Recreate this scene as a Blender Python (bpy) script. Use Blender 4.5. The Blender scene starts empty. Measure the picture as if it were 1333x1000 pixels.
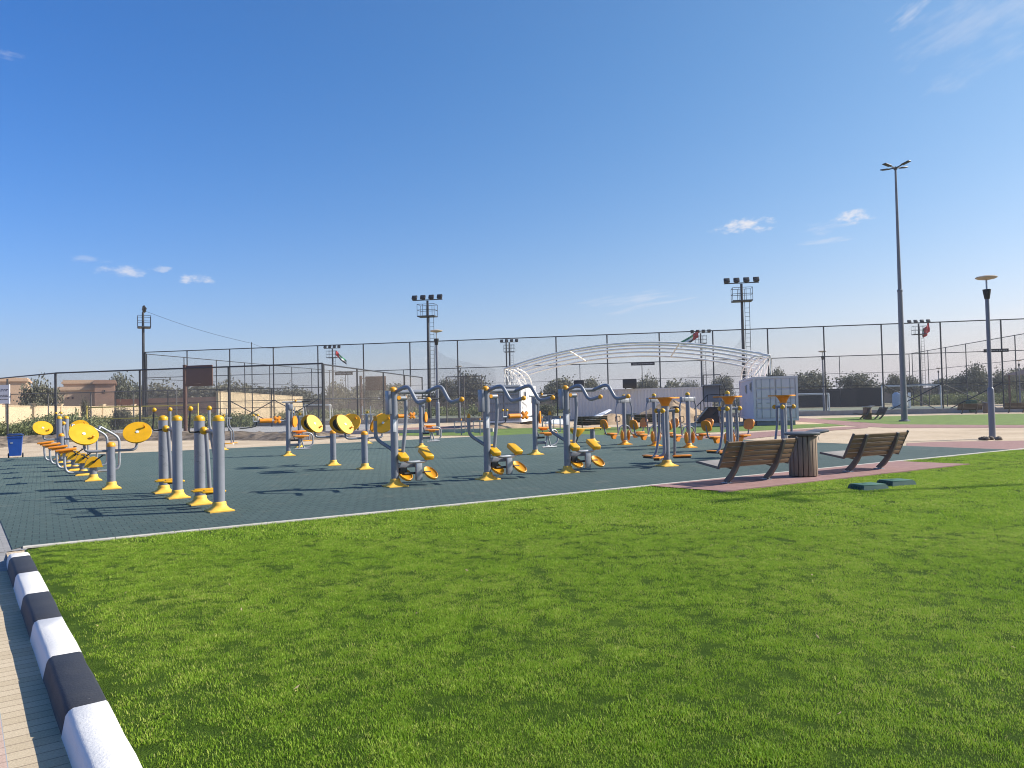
import bpy, bmesh, math, random
import numpy as np
from mathutils import Vector, Matrix, Quaternion
R = math.radians
random.seed(7)
SC = bpy.context.scene
COL = SC.collection

# ------------------------------------------------------------------ camera
F = 1000.0; CX, CY = 666.5, 500.0; EYE = 1.6
PITCH = math.atan(26.0/1000.0); ROLL = R(1.3)
_f = Vector((0, math.cos(PITCH), math.sin(PITCH)))
_u0 = Vector((0, -math.sin(PITCH), math.cos(PITCH))); _r0 = Vector((1, 0, 0))
_r = _r0*math.cos(ROLL) - _u0*math.sin(ROLL)
_u = _r0*math.sin(ROLL) + _u0*math.cos(ROLL)
cam_d = bpy.data.cameras.new('camera'); cam = bpy.data.objects.new('camera', cam_d); COL.objects.link(cam)
cam_d.sensor_width = 36.0; cam_d.lens = 36.0*F/1333.0
cam_d.clip_start = 0.05; cam_d.clip_end = 12000
cam.matrix_world = Matrix(((_r.x, _u.x, -_f.x, 0), (_r.y, _u.y, -_f.y, 0), (_r.z, _u.z, -_f.z, EYE), (0, 0, 0, 1)))
SC.camera = cam
def ray(px, py):
    return _f*F + _r*(px-CX) + _u*(CY-py)
def G(px, py, z=0.0):
    """ground point seen at a photo pixel"""
    d = ray(px, py); t = (z-EYE)/d.z
    return Vector((d.x*t, d.y*t, z))
def V(px, py, Y):
    """point at depth Y seen at a photo pixel"""
    d = ray(px, py); t = Y/d.y
    return Vector((d.x*t, Y, EYE+d.z*t))
def gx(px, Y):
    """ground point in image column px at depth Y"""
    p = V(px, 525, Y); p2 = V(px + (525-CY)*0, 525+1600/Y, Y)
    return Vector((p2.x, Y, 0))

# ------------------------------------------------------------------ materials
MATS = {}
def mat(name, col, rough=.6, metal=0., var=.15, scale=6., bump=0., bscale=40., spec=.5, detail=4., trans=0.):
    m = bpy.data.materials.new(name); m.use_nodes = True; MATS[name] = m
    nt = m.node_tree; n = nt.nodes; L = nt.links
    b = n['Principled BSDF']; b.inputs['Roughness'].default_value = rough; b.inputs['Metallic'].default_value = metal
    b.inputs['Specular IOR Level'].default_value = spec
    tc = n.new('ShaderNodeTexCoord')
    ns = n.new('ShaderNodeTexNoise'); ns.inputs['Scale'].default_value = scale; ns.inputs['Detail'].default_value = detail
    L.new(tc.outputs['Object'], ns.inputs['Vector'])
    cr = n.new('ShaderNodeValToRGB'); cr.color_ramp.elements[0].position = .3; cr.color_ramp.elements[1].position = .7
    c = Vector(col[:3]); lo = c*(1-var); hi = c*(1+var)
    cr.color_ramp.elements[0].color = (*lo, 1); cr.color_ramp.elements[1].color = (min(hi.x, 1), min(hi.y, 1), min(hi.z, 1), 1)
    L.new(ns.outputs['Fac'], cr.inputs['Fac']); L.new(cr.outputs['Color'], b.inputs['Base Color'])
    # roughness wear
    mr = n.new('ShaderNodeMapRange'); mr.inputs['To Min'].default_value = max(rough-.1, .05); mr.inputs['To Max'].default_value = min(rough+.12, 1)
    L.new(ns.outputs['Fac'], mr.inputs['Value']); L.new(mr.outputs['Result'], b.inputs['Roughness'])
    if bump:
        n2 = n.new('ShaderNodeTexNoise'); n2.inputs['Scale'].default_value = bscale; n2.inputs['Detail'].default_value = 5
        L.new(tc.outputs['Object'], n2.inputs['Vector'])
        bp = n.new('ShaderNodeBump'); bp.inputs['Strength'].default_value = bump; bp.inputs['Distance'].default_value = .02
        L.new(n2.outputs['Fac'], bp.inputs['Height']); L.new(bp.outputs['Normal'], b.inputs['Normal'])
    return m
class NT:
    """small node-tree builder"""
    def __init__(s, m): s.t = m.node_tree; s.n = s.t.nodes; s.L = s.t.links
    def new(s, typ, **kw):
        o = s.n.new(typ)
        for k, v in kw.items(): setattr(o, k, v)
        return o
    def lk(s, a, b): s.L.new(a, b)
    def math(s, op, a, b=None, clamp=False):
        o = s.n.new('ShaderNodeMath'); o.operation = op; o.use_clamp = clamp
        for i, x in enumerate((a, b)):
            if x is None: continue
            if isinstance(x, (int, float)): o.inputs[i].default_value = x
            else: s.L.new(x, o.inputs[i])
        return o.outputs[0]
    def noise(s, vec, scale, detail=4, rough=.5):
        o = s.n.new('ShaderNodeTexNoise'); o.inputs['Scale'].default_value = scale; o.inputs['Detail'].default_value = detail
        o.inputs['Roughness'].default_value = rough
        if vec is not None: s.L.new(vec, o.inputs['Vector'])
        return o.outputs['Fac']
    def ramp(s, fac, stops):
        o = s.n.new('ShaderNodeValToRGB'); e = o.color_ramp.elements
        e[0].position, e[0].color = stops[0][0], (*stops[0][1], 1)
        e[1].position, e[1].color = stops[-1][0], (*stops[-1][1], 1)
        for p, c in stops[1:-1]:
            k = e.new(p); k.color = (*c, 1)
        s.L.new(fac, o.inputs['Fac']); return o.outputs['Color']
    def mix(s, fac, a, b, mode='MIX'):
        o = s.n.new('ShaderNodeMix'); o.data_type = 'RGBA'; o.blend_type = mode
        if isinstance(fac, (int, float)): o.inputs[0].default_value = fac
        else: s.L.new(fac, o.inputs[0])
        for i, x in ((6, a), (7, b)):
            if isinstance(x, (tuple, list)): o.inputs[i].default_value = (*x, 1) if len(x) == 3 else x
            else: s.L.new(x, o.inputs[i])
        return o.outputs[2]
    def bump(s, h, strength, dist=.02):
        o = s.n.new('ShaderNodeBump'); o.inputs['Strength'].default_value = strength; o.inputs['Distance'].default_value = dist
        s.L.new(h, o.inputs['Height']); return o.outputs['Normal']
def nmat(name):
    m = bpy.data.materials.new(name); m.use_nodes = True; MATS[name] = m
    t = NT(m); return m, t, t.n['Principled BSDF']

mat('grey_paint', (.195, .207, .242), .30, .0, .08, 5, spec=.7)
mat('yellow', (.66, .345, .004), .42, 0, .08, 7)
mat('amber', (.76, .32, .008), .45, 0, .1, 7)
mat('amber_foot', (.78, .45, .06), .6, 0, .14, 9)
mat('orange', (.78, .255, .008), .45, 0, .1, 7)  # variant of the yellow plastic, hue of its shaded sides put into the colour
mat('black_metal', (.02, .02, .022), .5, .0, .2, 9)
mat('dark_rubber', (.025, .025, .027), .8, 0, .2, 20)
mat('hub_white', (.7, .7, .66), .4, 0, .05)
mat('fence_steel', (.032, .034, .038), .5, .0, .2, 3)
mat('lamp_steel', (.17, .175, .20), .45, .0, .1, 2)
mat('tall_lamp_steel', (.13, .14, .16), .45, .0, .1, 2)
mat('lamp_dish', (.42, .34, .26), .5, 0, .1)
mat('galv', (.33, .34, .36), .4, .4, .12, 8)
mat('white_paint', (.78, .78, .77), .5, 0, .05, 3)
mat('goal_white', (.62, .62, .62), .5, 0, .06, 3)
mat('concrete', (.47, .43, .365), .85, 0, .14, 3, .25, 60)
mat('dark_concrete', (.26, .25, .24), .85, 0, .15, 2, .2, 40)
mat('brown_steel', (.10, .052, .038), .55, 0, .15, 4)
mat('backboard', (.115, .055, .038), .65, 0, .12, 12)
mat('blue_plastic', (.012, .07, .32), .4, 0, .1, 5)
mat('blue_lid', (.012, .035, .13), .45, 0, .1, 5)
mat('green_plastic', (.02, .08, .06), .5, 0, .15, 5)
mat('valve_green', (.05, .13, .085), .55, 0, .2, 14)
mat('cream_wall', (.60, .47, .30), .9, 0, .06, .4)
mat('tan_wall', (.50, .35, .235), .9, 0, .06, .4)
mat('mesh_post', (.13, .12, .11), .6, 0, .1, 3)
mat('brick_brown', (.33, .205, .145), .9, 0, .12, 1.2)
mat('far_wall', (.30, .215, .155), .9, 0, .15, .15)
mat('window_dark', (.02, .022, .026), .15, 0, .1)
mat('tank', (.42, .47, .52), .5, 0, .08)
mat('shade_cloth', (.018, .018, .021), .85, 0, .15, 2)
mat('stair_steel', (.03, .03, .032), .5, 0, .15)
mat('stair_side', (.12, .075, .055), .8, 0, .15)
mat('flag_red', (.55, .03, .03), .7, 0, .06); mat('flag_green', (.01, .22, .08), .7, 0, .06)
mat('flag_white', (.75, .75, .73), .7, 0, .04); mat('flag_black', (.012, .012, .012), .7, 0, .05)
mat('yellow_tape', (.62, .47, .10), .7, 0, .08)
mat('trunk', (.10, .075, .05), .9, 0, .25, 6)
def kerbmat(name, col, chip, dirt):
    m, t, bs = nmat(name); tc = t.new('ShaderNodeTexCoord'); co = tc.outputs['Object']; g = t.new('ShaderNodeNewGeometry')
    n1 = t.noise(g.outputs['Position'], 5, 6, .65); n2 = t.noise(g.outputs['Position'], 22, 6, .7); n3 = t.noise(g.outputs['Position'], 70, 4)
    c = t.mix(t.math('MULTIPLY', t.math('SUBTRACT', n1, .45), 1.6, True), col, dirt)
    ch = t.math('MULTIPLY', t.math('SUBTRACT', n2, .66), 14, True); c = t.mix(ch, c, chip)
    sp = t.new('ShaderNodeSeparateXYZ'); t.lk(co, sp.inputs[0])            # splash dirt near the foot of the kerb
    lo = t.math('MULTIPLY', t.math('SUBTRACT', -.02, sp.outputs[2]), 7, True); c = t.mix(t.math('MULTIPLY', lo, t.math('ADD', n1, -.1)), c, (.20, .16, .12))
    t.lk(c, bs.inputs['Base Color']); bs.inputs['Roughness'].default_value = .7
    t.lk(t.bump(t.math('SUBTRACT', t.math('ADD', n3, t.math('MULTIPLY', n2, .8)), ch), .28, .012), bs.inputs['Normal'])
mat('text_ink', (.04, .04, .05), .7, 0, .05)
mat('sign_white', (.66, .66, .68), .5, 0, .05)
mat('litter', (.7, .68, .62), .8)

kerbmat('kerb_white', (.69, .665, .63), (.36, .34, .31), (.66, .62, .56)); kerbmat('kerb_black', (.024, .026, .033), (.16, .155, .15), (.05, .05, .052))
# weathered bench timber: grain runs along local x
def timber(name, a, b):
    m, t, bs = nmat(name)
    tc = t.new('ShaderNodeTexCoord'); mp = t.new('ShaderNodeMapping'); mp.inputs['Scale'].default_value = (1.2, 22, 22)
    t.lk(tc.outputs['Object'], mp.inputs['Vector'])
    g = t.noise(mp.outputs[0], 3.0, 6, .6); g2 = t.noise(tc.outputs['Object'], 2.2, 3)
    c = t.ramp(g, [(.3, a), (.7, b)]); c = t.mix(t.math('MULTIPLY', g2, .45), c, tuple(x*.45 for x in a))
    t.lk(c, bs.inputs['Base Color']); bs.inputs['Roughness'].default_value = .75
    t.lk(t.bump(g, .3, .01), bs.inputs['Normal'])
timber('bench_wood', (.17, .105, .06), (.29, .19, .115))
timber('bin_wood', (.20, .14, .095), (.34, .25, .18))
MATS['bin_wood'].node_tree.nodes['Mapping'].inputs['Scale'].default_value = (22, 22, 1.2)
timber('shaded_wood', (.045, .03, .022), (.085, .06, .042))  # same bench timber, with the far benches' shade put into the colour

# container paint with faint rust and streaks
def cont(name, col):
    m, t, bs = nmat(name)
    tc = t.new('ShaderNodeTexCoord'); mp = t.new('ShaderNodeMapping'); mp.inputs['Scale'].default_value = (3, 3, .35)
    t.lk(tc.outputs['Object'], mp.inputs['Vector'])
    n1 = t.noise(mp.outputs[0], 2.0, 6, .6); n2 = t.noise(tc.outputs['Object'], 1.4, 6, .65)
    c = t.ramp(n1, [(.3, tuple(x*.91 for x in col)), (.7, col)])
    rust = t.math('SUBTRACT', n2, .63); rust = t.math('MULTIPLY', rust, 9, True)
    c = t.mix(t.math('MULTIPLY', rust, .5), c, (.16, .12, .09))
    t.lk(c, bs.inputs['Base Color']); bs.inputs['Roughness'].default_value = .6
cont('container_grey', (.44, .45, .48)); cont('container_white', (.80, .78, .75)); cont('container_pale', (.67, .60, .62)); mat('frame_white', (.82, .78, .72), .5, 0, .05, 3)

# netting: woven strands in real metres (UV) with open gaps
def netmat(name, col, cell, cover):
    m, t, bs = nmat(name)
    uv = t.new('ShaderNodeTexCoord'); sp = t.new('ShaderNodeSeparateXYZ'); t.lk(uv.outputs['UV'], sp.inputs[0])
    a = t.math('ADD', sp.outputs[0], sp.outputs[1]); b = t.math('SUBTRACT', sp.outputs[0], sp.outputs[1])
    w = 1-math.sqrt(1-cover)
    def line(x):
        fr = t.math('FRACT', t.math('DIVIDE', x, cell)); return t.math('LESS_THAN', fr, w)
    k = t.math('MAXIMUM', line(a), line(b))
    tr = t.new('ShaderNodeBsdfTransparent'); mx = t.new('ShaderNodeMixShader')
    bs.inputs['Base Color'].default_value = (*col, 1); bs.inputs['Roughness'].default_value = .7
    t.lk(k, mx.inputs[0]); t.lk(tr.outputs[0], mx.inputs[1]); t.lk(bs.outputs[0], mx.inputs[2])
    t.lk(mx.outputs[0], t.n['Material Output'].inputs['Surface'])
netmat('chain_link', (.17, .155, .14), .055, .10)
netmat('court_net', (.24, .21, .18), .055, .18)
netmat('ball_net', (.25, .25, .27), .07, .17)
netmat('volley_net', (.05, .05, .05), .10, .10)

# foliage: colour varies with clump position
def leafmat(name, a, b, c):
    m, t, bs = nmat(name)
    g = t.new('ShaderNodeNewGeometry'); oi = t.new('ShaderNodeObjectInfo')
    n1 = t.noise(g.outputs['Position'], 1.1, 3); 
    f = t.math('ADD', t.math('MULTIPLY', n1, .7), t.math('MULTIPLY', g.outputs['Random Per Island'], .35))
    col = t.ramp(f, [(.25, a), (.5, b), (.8, c)])
    t.lk(col, bs.inputs['Base Color']); bs.inputs['Roughness'].default_value = .65; bs.inputs['Specular IOR Level'].default_value = .2
    tl = t.new('ShaderNodeBsdfTranslucent'); t.lk(col, tl.inputs['Color'])
    mx = t.new('ShaderNodeMixShader'); mx.inputs[0].default_value = .2
    t.lk(bs.outputs[0], mx.inputs[1]); t.lk(tl.outputs[0], mx.inputs[2]); t.lk(mx.outputs[0], t.n['Material Output'].inputs['Surface'])
leafmat('leaf_olive', (.10, .10, .065), (.185, .178, .118), (.26, .245, .165))
leafmat('leaf_dark', (.075, .082, .055), (.14, .145, .098), (.21, .205, .14))
leafmat('leaf_weed', (.11, .135, .055), (.20, .225, .10), (.30, .31, .17))

# ------------------------------------------------------------------ mesh building
class MB:
    def __init__(s): s.v = []; s.f = []; s.uv = {}; s.mi = []
    def add(s, vs, fs, mi=0):
        o = len(s.v); s.v += [tuple(x) for x in vs]; s.f += [tuple(i+o for i in f) for f in fs]; s.mi += [mi]*len(fs); return s
    def box(s, c, size, rot=None, bev=0.):
        sx, sy, sz = [x/2 for x in size]; M = rot or Matrix.Identity(3); c = Vector(c)
        if bev <= 0:
            vs = [c + M @ Vector((x, y, z)) for x in (-sx, sx) for y in (-sy, sy) for z in (-sz, sz)]
            fs = [(0, 1, 3, 2), (4, 6, 7, 5), (0, 4, 5, 1), (2, 3, 7, 6), (0, 2, 6, 4), (1, 5, 7, 3)]
            return s.add(vs, fs)
        b = min(bev, sx*.9, sy*.9, sz*.9)
        bm = bmesh.new(); bmesh.ops.create_cube(bm, size=1)
        for v in bm.verts: v.co = Vector((v.co.x*2*sx, v.co.y*2*sy, v.co.z*2*sz))
        bmesh.ops.bevel(bm, geom=bm.edges[:], offset=b, segments=2, affect='EDGES', profile=.5)
        bm.verts.index_update()
        vs = [c + M @ v.co for v in bm.verts]; fs = [tuple(v.index for v in f.verts) for f in bm.faces]; bm.free()
        return s.add(vs, fs)
    def tube(s, pts, r, n=10, caps=True):
        P = [Vector(p) for p in pts]; m = len(P)
        rs = r if isinstance(r, (list, tuple)) else [r]*m
        T = []
        for i in range(m):
            a = P[max(i-1, 0)]; b = P[min(i+1, m-1)]; d = b-a
            if 0 < i < m-1:
                d = (P[i]-P[i-1]).normalized() + (P[i+1]-P[i]).normalized()
            T.append(d.normalized() if d.length > 1e-9 else Vector((0, 0, 1)))
        ref = Vector((0, 0, 1)) if abs(T[0].z) < .9 else Vector((1, 0, 0))
        nx = T[0].cross(ref).normalized(); vs = []; fs = []
        for i in range(m):
            if i: 
                q = T[i-1].rotation_difference(T[i]); nx = (q @ nx).normalized()
            ny = T[i].cross(nx).normalized()
            for k in range(n):
                a = 2*math.pi*k/n; vs.append(P[i] + (nx*math.cos(a)+ny*math.sin(a))*rs[i])
        for i in range(m-1):
            for k in range(n):
                k2 = (k+1) % n; fs.append((i*n+k, i*n+k2, (i+1)*n+k2, (i+1)*n+k))
        if caps:
            fs.append(tuple(range(n-1, -1, -1))); fs.append(tuple((m-1)*n+k for k in range(n)))
        return s.add(vs, fs)
    def lathe(s, prof, c=(0, 0, 0), n=20, M=None):
        M = M or Matrix.Identity(3); c = Vector(c); vs = []; fs = []; m = len(prof)
        for (r, z) in prof:
            for k in range(n):
                a = 2*math.pi*k/n; vs.append(c + M @ Vector((r*math.cos(a), r*math.sin(a), z)))
        for i in range(m-1):
            for k in range(n):
                k2 = (k+1) % n; fs.append((i*n+k, i*n+k2, (i+1)*n+k2, (i+1)*n+k))
        fs.append(tuple(range(n-1, -1, -1))); fs.append(tuple((m-1)*n+k for k in range(n)))
        return s.add(vs, fs)
    def ball(s, c, r, n=12, sq=1.):
        pr = [(max(r*math.sin(math.pi*i/8), .0005), -r*sq*math.cos(math.pi*i/8)) for i in range(9)]
        return s.lathe(pr, c, n)
    def prism(s, poly, z0, z1, M=None, c=(0, 0, 0)):
        """polygon (x,y) extruded z0..z1"""
        M = M or Matrix.Identity(3); c = Vector(c); n = len(poly)
        vs = [c+M @ Vector((x, y, z0)) for x, y in poly]+[c+M @ Vector((x, y, z1)) for x, y in poly]
        fs = [tuple(range(n-1, -1, -1)), tuple(range(n, 2*n))]+[(k, (k+1) % n, n+(k+1) % n, n+k) for k in range(n)]
        return s.add(vs, fs)
    def quad(s, a, b, c, d, uvs=None):
        if uvs: s.uv[len(s.f)] = uvs
        return s.add([a, b, c, d], [(0, 1, 2, 3)])
    def build(s, name, m, parent=None, smooth=True, label=None, angle=40):
        me = bpy.data.meshes.new(name); me.from_pydata([tuple(v) for v in s.v], [], s.f)
        ms = m if isinstance(m, (list, tuple)) else [m]
        for x in ms: me.materials.append(MATS[x])
        if len(ms) > 1:
            for p, i in zip(me.polygons, s.mi): p.material_index = i
        if s.uv:
            ul = me.uv_layers.new(name='UVMap')
            for fi, u in s.uv.items():
                for li, c in zip(me.polygons[fi].loop_indices, u): ul.data[li].uv = c
        if smooth:
            bm = bmesh.new(); bm.from_mesh(me); bmesh.ops.recalc_face_normals(bm, faces=bm.faces[:])
            for e in bm.edges:
                if len(e.link_faces) == 2 and e.calc_face_angle(0) > R(angle): e.smooth = False
            for f in bm.faces: f.smooth = True
            bm.to_mesh(me); bm.free()
        o = bpy.data.objects.new(name, me); COL.objects.link(o)
        if parent: o.parent = parent
        if label: o['label'] = label
        return o
def fil(pts, rad=.06, k=5):
    P = [Vector(p) for p in pts]; out = [P[0]]
    for i in range(1, len(P)-1):
        a, b, c = P[i-1], P[i], P[i+1]
        d1 = min(rad, (a-b).length*.49); d2 = min(rad, (c-b).length*.49)
        p = b+(a-b).normalized()*d1; q = b+(c-b).normalized()*d2
        for j in range(k+1):
            t = j/k; out.append(p*(1-t)**2 + b*2*t*(1-t) + q*t*t)
    out.append(P[-1]); return out
def tag(o, label, cat, group=None, kind=None):
    o['label'] = label; o['category'] = cat
    if group: o['group'] = group
    if kind: o['kind'] = kind
    return o
def thing(name, label, cat, loc=(0, 0, 0), rz=0, group=None):
    o = bpy.data.objects.new(name, None); COL.objects.link(o); o.empty_display_size = .2
    o.location = loc; o.rotation_euler = (0, 0, rz)
    return tag(o, label, cat, group)
def kids(o): return [c for c in bpy.data.objects if c.parent == o]
CH = {}
def dup(root, loc, rz, label, sc=None):
    r = root.copy(); COL.objects.link(r); r.location = loc; r.rotation_euler = (0, 0, rz); r['label'] = label
    if sc: r.scale = (sc, sc, sc)
    if root.name not in CH: CH[root.name] = [(c, kids(c)) for c in kids(root)]
    for c, gs in CH[root.name]:
        d = c.copy(); COL.objects.link(d); d.parent = r
        for g in gs:
            e = g.copy(); COL.objects.link(e); e.parent = d
    return r
def structure(mb, name, m, smooth=False):
    o = mb.build(name, m, None, smooth); o['kind'] = 'structure'; o['label'] = name.replace('_', ' '); return o
def axis_m(n, up=Vector((0, 0, 1))):
    """matrix whose local z is n"""
    n = Vector(n).normalized(); x = up.cross(n)
    if x.length < 1e-6: x = Vector((1, 0, 0))
    x.normalize(); y = n.cross(x)
    return Matrix(((x.x, y.x, n.x), (x.y, y.y, n.y), (x.z, y.z, n.z)))

TH = R(31.5)
U = Vector((math.cos(TH), math.sin(TH), 0)); W = Vector((-math.sin(TH), math.cos(TH), 0))
P0 = G(30, 712)
def pad(u, v, z=0): return P0 + U*u + W*v + Vector((0, 0, z))
# ------------------------------------------------------------------ ground sheets
def coords(t, scale=1.):
    tc = t.new('ShaderNodeTexCoord'); return tc.outputs['Object']
# sand
m, t, bs = nmat('sand')
co = coords(t); a = t.noise(co, .35, 6, .6); b = t.noise(co, 4, 6, .65); c = t.noise(co, 30, 3)
col = t.ramp(t.math('ADD', t.math('MULTIPLY', a, .6), t.math('MULTIPLY', b, .4)), [(.3, (.36, .27, .185)), (.5, (.50, .395, .275)), (.7, (.60, .49, .36))])
col = t.mix(t.math('MULTIPLY', t.math('LESS_THAN', c, .36), .35), col, (.25, .18, .12))
far = t.new('ShaderNodeSeparateXYZ'); t.lk(co, far.inputs[0])
fm = t.new('ShaderNodeMapRange'); fm.inputs['From Min'].default_value = 90; fm.inputs['From Max'].default_value = 140
t.lk(far.outputs[1], fm.inputs['Value'])
scrub = t.ramp(t.noise(co, .25, 6, .7), [(.35, (.10, .115, .06)), (.65, (.34, .27, .18))])
col = t.mix(fm.outputs[0], col, scrub)
t.lk(col, bs.inputs['Base Color']); bs.inputs['Roughness'].default_value = .95; bs.inputs['Specular IOR Level'].default_value = .15
t.lk(t.bump(t.math('ADD', b, t.math('MULTIPLY', c, .5)), .7, .06), bs.inputs['Normal'])
# rubber pavers (interlocking blocks in pad axes)
m, t, bs = nmat('rubber_paver')
co = coords(t)
mp = t.new('ShaderNodeMapping'); mp.inputs['Rotation'].default_value = (0, 0, 0); t.lk(co, mp.inputs['Vector'])
wob = t.noise(co, 18, 2); 
br = t.new('ShaderNodeTexBrick'); br.offset = .5; br.inputs['Scale'].default_value = 1.
br.inputs['Brick Width'].default_value = .165; br.inputs['Row Height'].default_value = .20; br.inputs['Mortar Size'].default_value = .0085
br.inputs['Mortar Smooth'].default_value = .2; br.inputs['Bias'].default_value = -.1
br.inputs['Color1'].default_value = (.062, .102, .085, 1); br.inputs['Color2'].default_value = (.090, .132, .110, 1); br.inputs['Mortar'].default_value = (.012, .02, .02, 1)
t.lk(mp.outputs[0], br.inputs['Vector'])
big = t.noise(co, .45, 5, .6); col = t.mix(t.math('MULTIPLY', big, .55), br.outputs['Color'], (.105, .135, .125))
gr = t.noise(co, 260, 2); col = t.mix(.25, col, t.ramp(gr, [(.35, (.03, .06, .057)), (.65, (.14, .19, .18))]))
sp = t.new('ShaderNodeSeparateXYZ'); t.lk(co, sp.inputs[0])
fresh = t.math('ADD', t.math('MULTIPLY', sp.outputs[1], .085), t.math('MULTIPLY', big, .9)); fresh = t.math('SUBTRACT', fresh, .45, True)   # washed clean by the lawn sprinklers, dustier towards the sand
col = t.mix(fresh, t.mix(1., col, (.66, .70, .74), 'MULTIPLY'), col)
# sand dust drifted onto the surface
du = t.noise(co, 1.3, 6, .7); du = t.math('MULTIPLY', t.math('SUBTRACT', du, .56), 3.2, True)
edge = t.math('ADD', t.math('MULTIPLY', t.math('GREATER_THAN', sp.outputs[1], 20.5), .35), .2)
col = t.mix(t.math('MULTIPLY', du, edge), col, (.42, .34, .24))
t.lk(col, bs.inputs['Base Color']); bs.inputs['Roughness'].default_value = .85; bs.inputs['Specular IOR Level'].default_value = .25
t.lk(t.bump(t.math('SUBTRACT', t.math('MULTIPLY', gr, .25), br.outputs['Fac']), .6, .012), bs.inputs['Normal'])
# pavers by colour
def paver(name, c1, c2, mort, bw, rh, ms=.004, rot=0, dirt=.4, loc=(0, 0, 0), off=.5):
    m, t, bs = nmat(name); co = coords(t)
    mp = t.new('ShaderNodeMapping'); mp.inputs['Rotation'].default_value = (0, 0, rot); mp.inputs['Location'].default_value = loc; t.lk(co, mp.inputs['Vector'])
    br = t.new('ShaderNodeTexBrick'); br.offset = off; br.inputs['Scale'].default_value = 1.
    br.inputs['Brick Width'].default_value = bw; br.inputs['Row Height'].default_value = rh; br.inputs['Mortar Size'].default_value = ms
    br.inputs['Color1'].default_value = (*c1, 1); br.inputs['Color2'].default_value = (*c2, 1); br.inputs['Mortar'].default_value = (*mort, 1)
    t.lk(mp.outputs[0], br.inputs['Vector'])
    n1 = t.noise(co, 2.2, 6, .65); n2 = t.noise(co, 90, 3)
    col = t.mix(t.math('MULTIPLY', n1, dirt), br.outputs['Color'], tuple(x*.9+.05 for x in mort))
    col = t.mix(.22, col, t.ramp(n2, [(.3, tuple(x*.5 for x in c1)), (.7, tuple(min(x*1.5, 1) for x in c2))]))
    t.lk(col, bs.inputs['Base Color']); bs.inputs['Roughness'].default_value = .9; bs.inputs['Specular IOR Level'].default_value = .2
    t.lk(t.bump(t.math('SUBTRACT', t.math('MULTIPLY', n2, .3), br.outputs['Fac']), .5, .01), bs.inputs['Normal'])
paver('red_paver', (.265, .145, .13), (.33, .195, .175), (.20, .13, .11), .2, .1)
paver('tan_paver', (.45, .36, .235), (.55, .45, .31), (.20, .15, .10), .29, .105, .005, 0, .25, (.18, 0, 0), 0)
paver('pink_paver', (.46, .32, .25), (.52, .38, .30), (.24, .17, .13), .2, .1, .004, 0, .25)
paver('grey_paver', (.24, .235, .23), (.31, .30, .29), (.15, .14, .13), .2, .1)
mat('court_floor', (.35, .335, .31), .9, 0, .12, .5, .2, 40)
mat('earth', (.27, .195, .12), .95, 0, .3, 14, .8, 60)
mat('soil', (.15, .115, .082), .95, 0, .6, 2.6, 1., 7)
mat('sand_heap', (.37, .265, .165), .95, 0, .35, 1.3, .9, 6)
mat('pitch_turf', (.155, .165, .105), .95, 0, .25, .3)
# lawn soil/turf
m, t, bs = nmat('turf'); co = coords(t)
a = t.noise(co, .5, 6, .6); b = t.noise(co, 9, 6, .7); c = t.noise(co, 120, 3)
f = t.math('ADD', t.math('MULTIPLY', a, .35), t.math('ADD', t.math('MULTIPLY', b, .35), t.math('MULTIPLY', c, .3)))
t.lk(t.ramp(f, [(.35, (.025, .055, .004)), (.5, (.06, .115, .008)), (.66, (.12, .19, .02))]), bs.inputs['Base Color'])
bs.inputs['Roughness'].default_value = .9; bs.inputs['Specular IOR Level'].default_value = .1
t.lk(t.bump(t.math('ADD', b, c), 1., .05), bs.inputs['Normal'])
mat('turf_far', (.105, .165, .018), .95, 0, .3, 1.8, .8, 30)
# grass blades
m, t, bs = nmat('blade')
g = t.new('ShaderNodeNewGeometry'); oi = t.new('ShaderNodeObjectInfo')
a = t.noise(g.outputs['Position'], .55, 5, .6); b = t.noise(g.outputs['Position'], 11., 4, .6)
f = t.math('ADD', t.math('MULTIPLY', a, .34), t.math('ADD', t.math('MULTIPLY', b, .45), t.math('MULTIPLY', g.outputs['Random Per Island'], .26)))
col = t.ramp(f, [(.28, (.115, .235, .014)), (.45, (.23, .39, .024)), (.60, (.36, .49, .055)), (.72, (.52, .53, .14))])
dry = t.math('MULTIPLY', t.math('GREATER_THAN', g.outputs['Random Per Island'], .955), .7)
col = t.mix(dry, col, (.40, .33, .15))
t.lk(col, bs.inputs['Base Color']); bs.inputs['Roughness'].default_value = .55; bs.inputs['Specular IOR Level'].default_value = .25
tl = t.new('ShaderNodeBsdfTranslucent'); t.lk(col, tl.inputs['Color']); mx = t.new('ShaderNodeMixShader'); mx.inputs[0].default_value = .40
t.lk(bs.outputs[0], mx.inputs[1]); t.lk(tl.outputs[0], mx.inputs[2]); t.lk(mx.outputs[0], t.n['Material Output'].inputs['Surface'])

def sheet(name, pts, z, m, kind='structure', sub=None):
    mb = MB(); mb.add([(p[0], p[1], z) for p in pts], [tuple(range(len(pts)))])
    o = mb.build(name, m, None, False); o['kind'] = kind; o['label'] = name.replace('_', ' ')
    if o.data.polygons[0].normal.z < 0: o.data.flip_normals()
    return o
# kerb axes
K0 = G(33, 716); KV = Vector((-.586, .810, 0)); KU = Vector((.810, .586, 0))
def kk(u, v, z=0): return K0+KU*u+KV*v+Vector((0, 0, z))
PATH_Z = -.085
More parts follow.
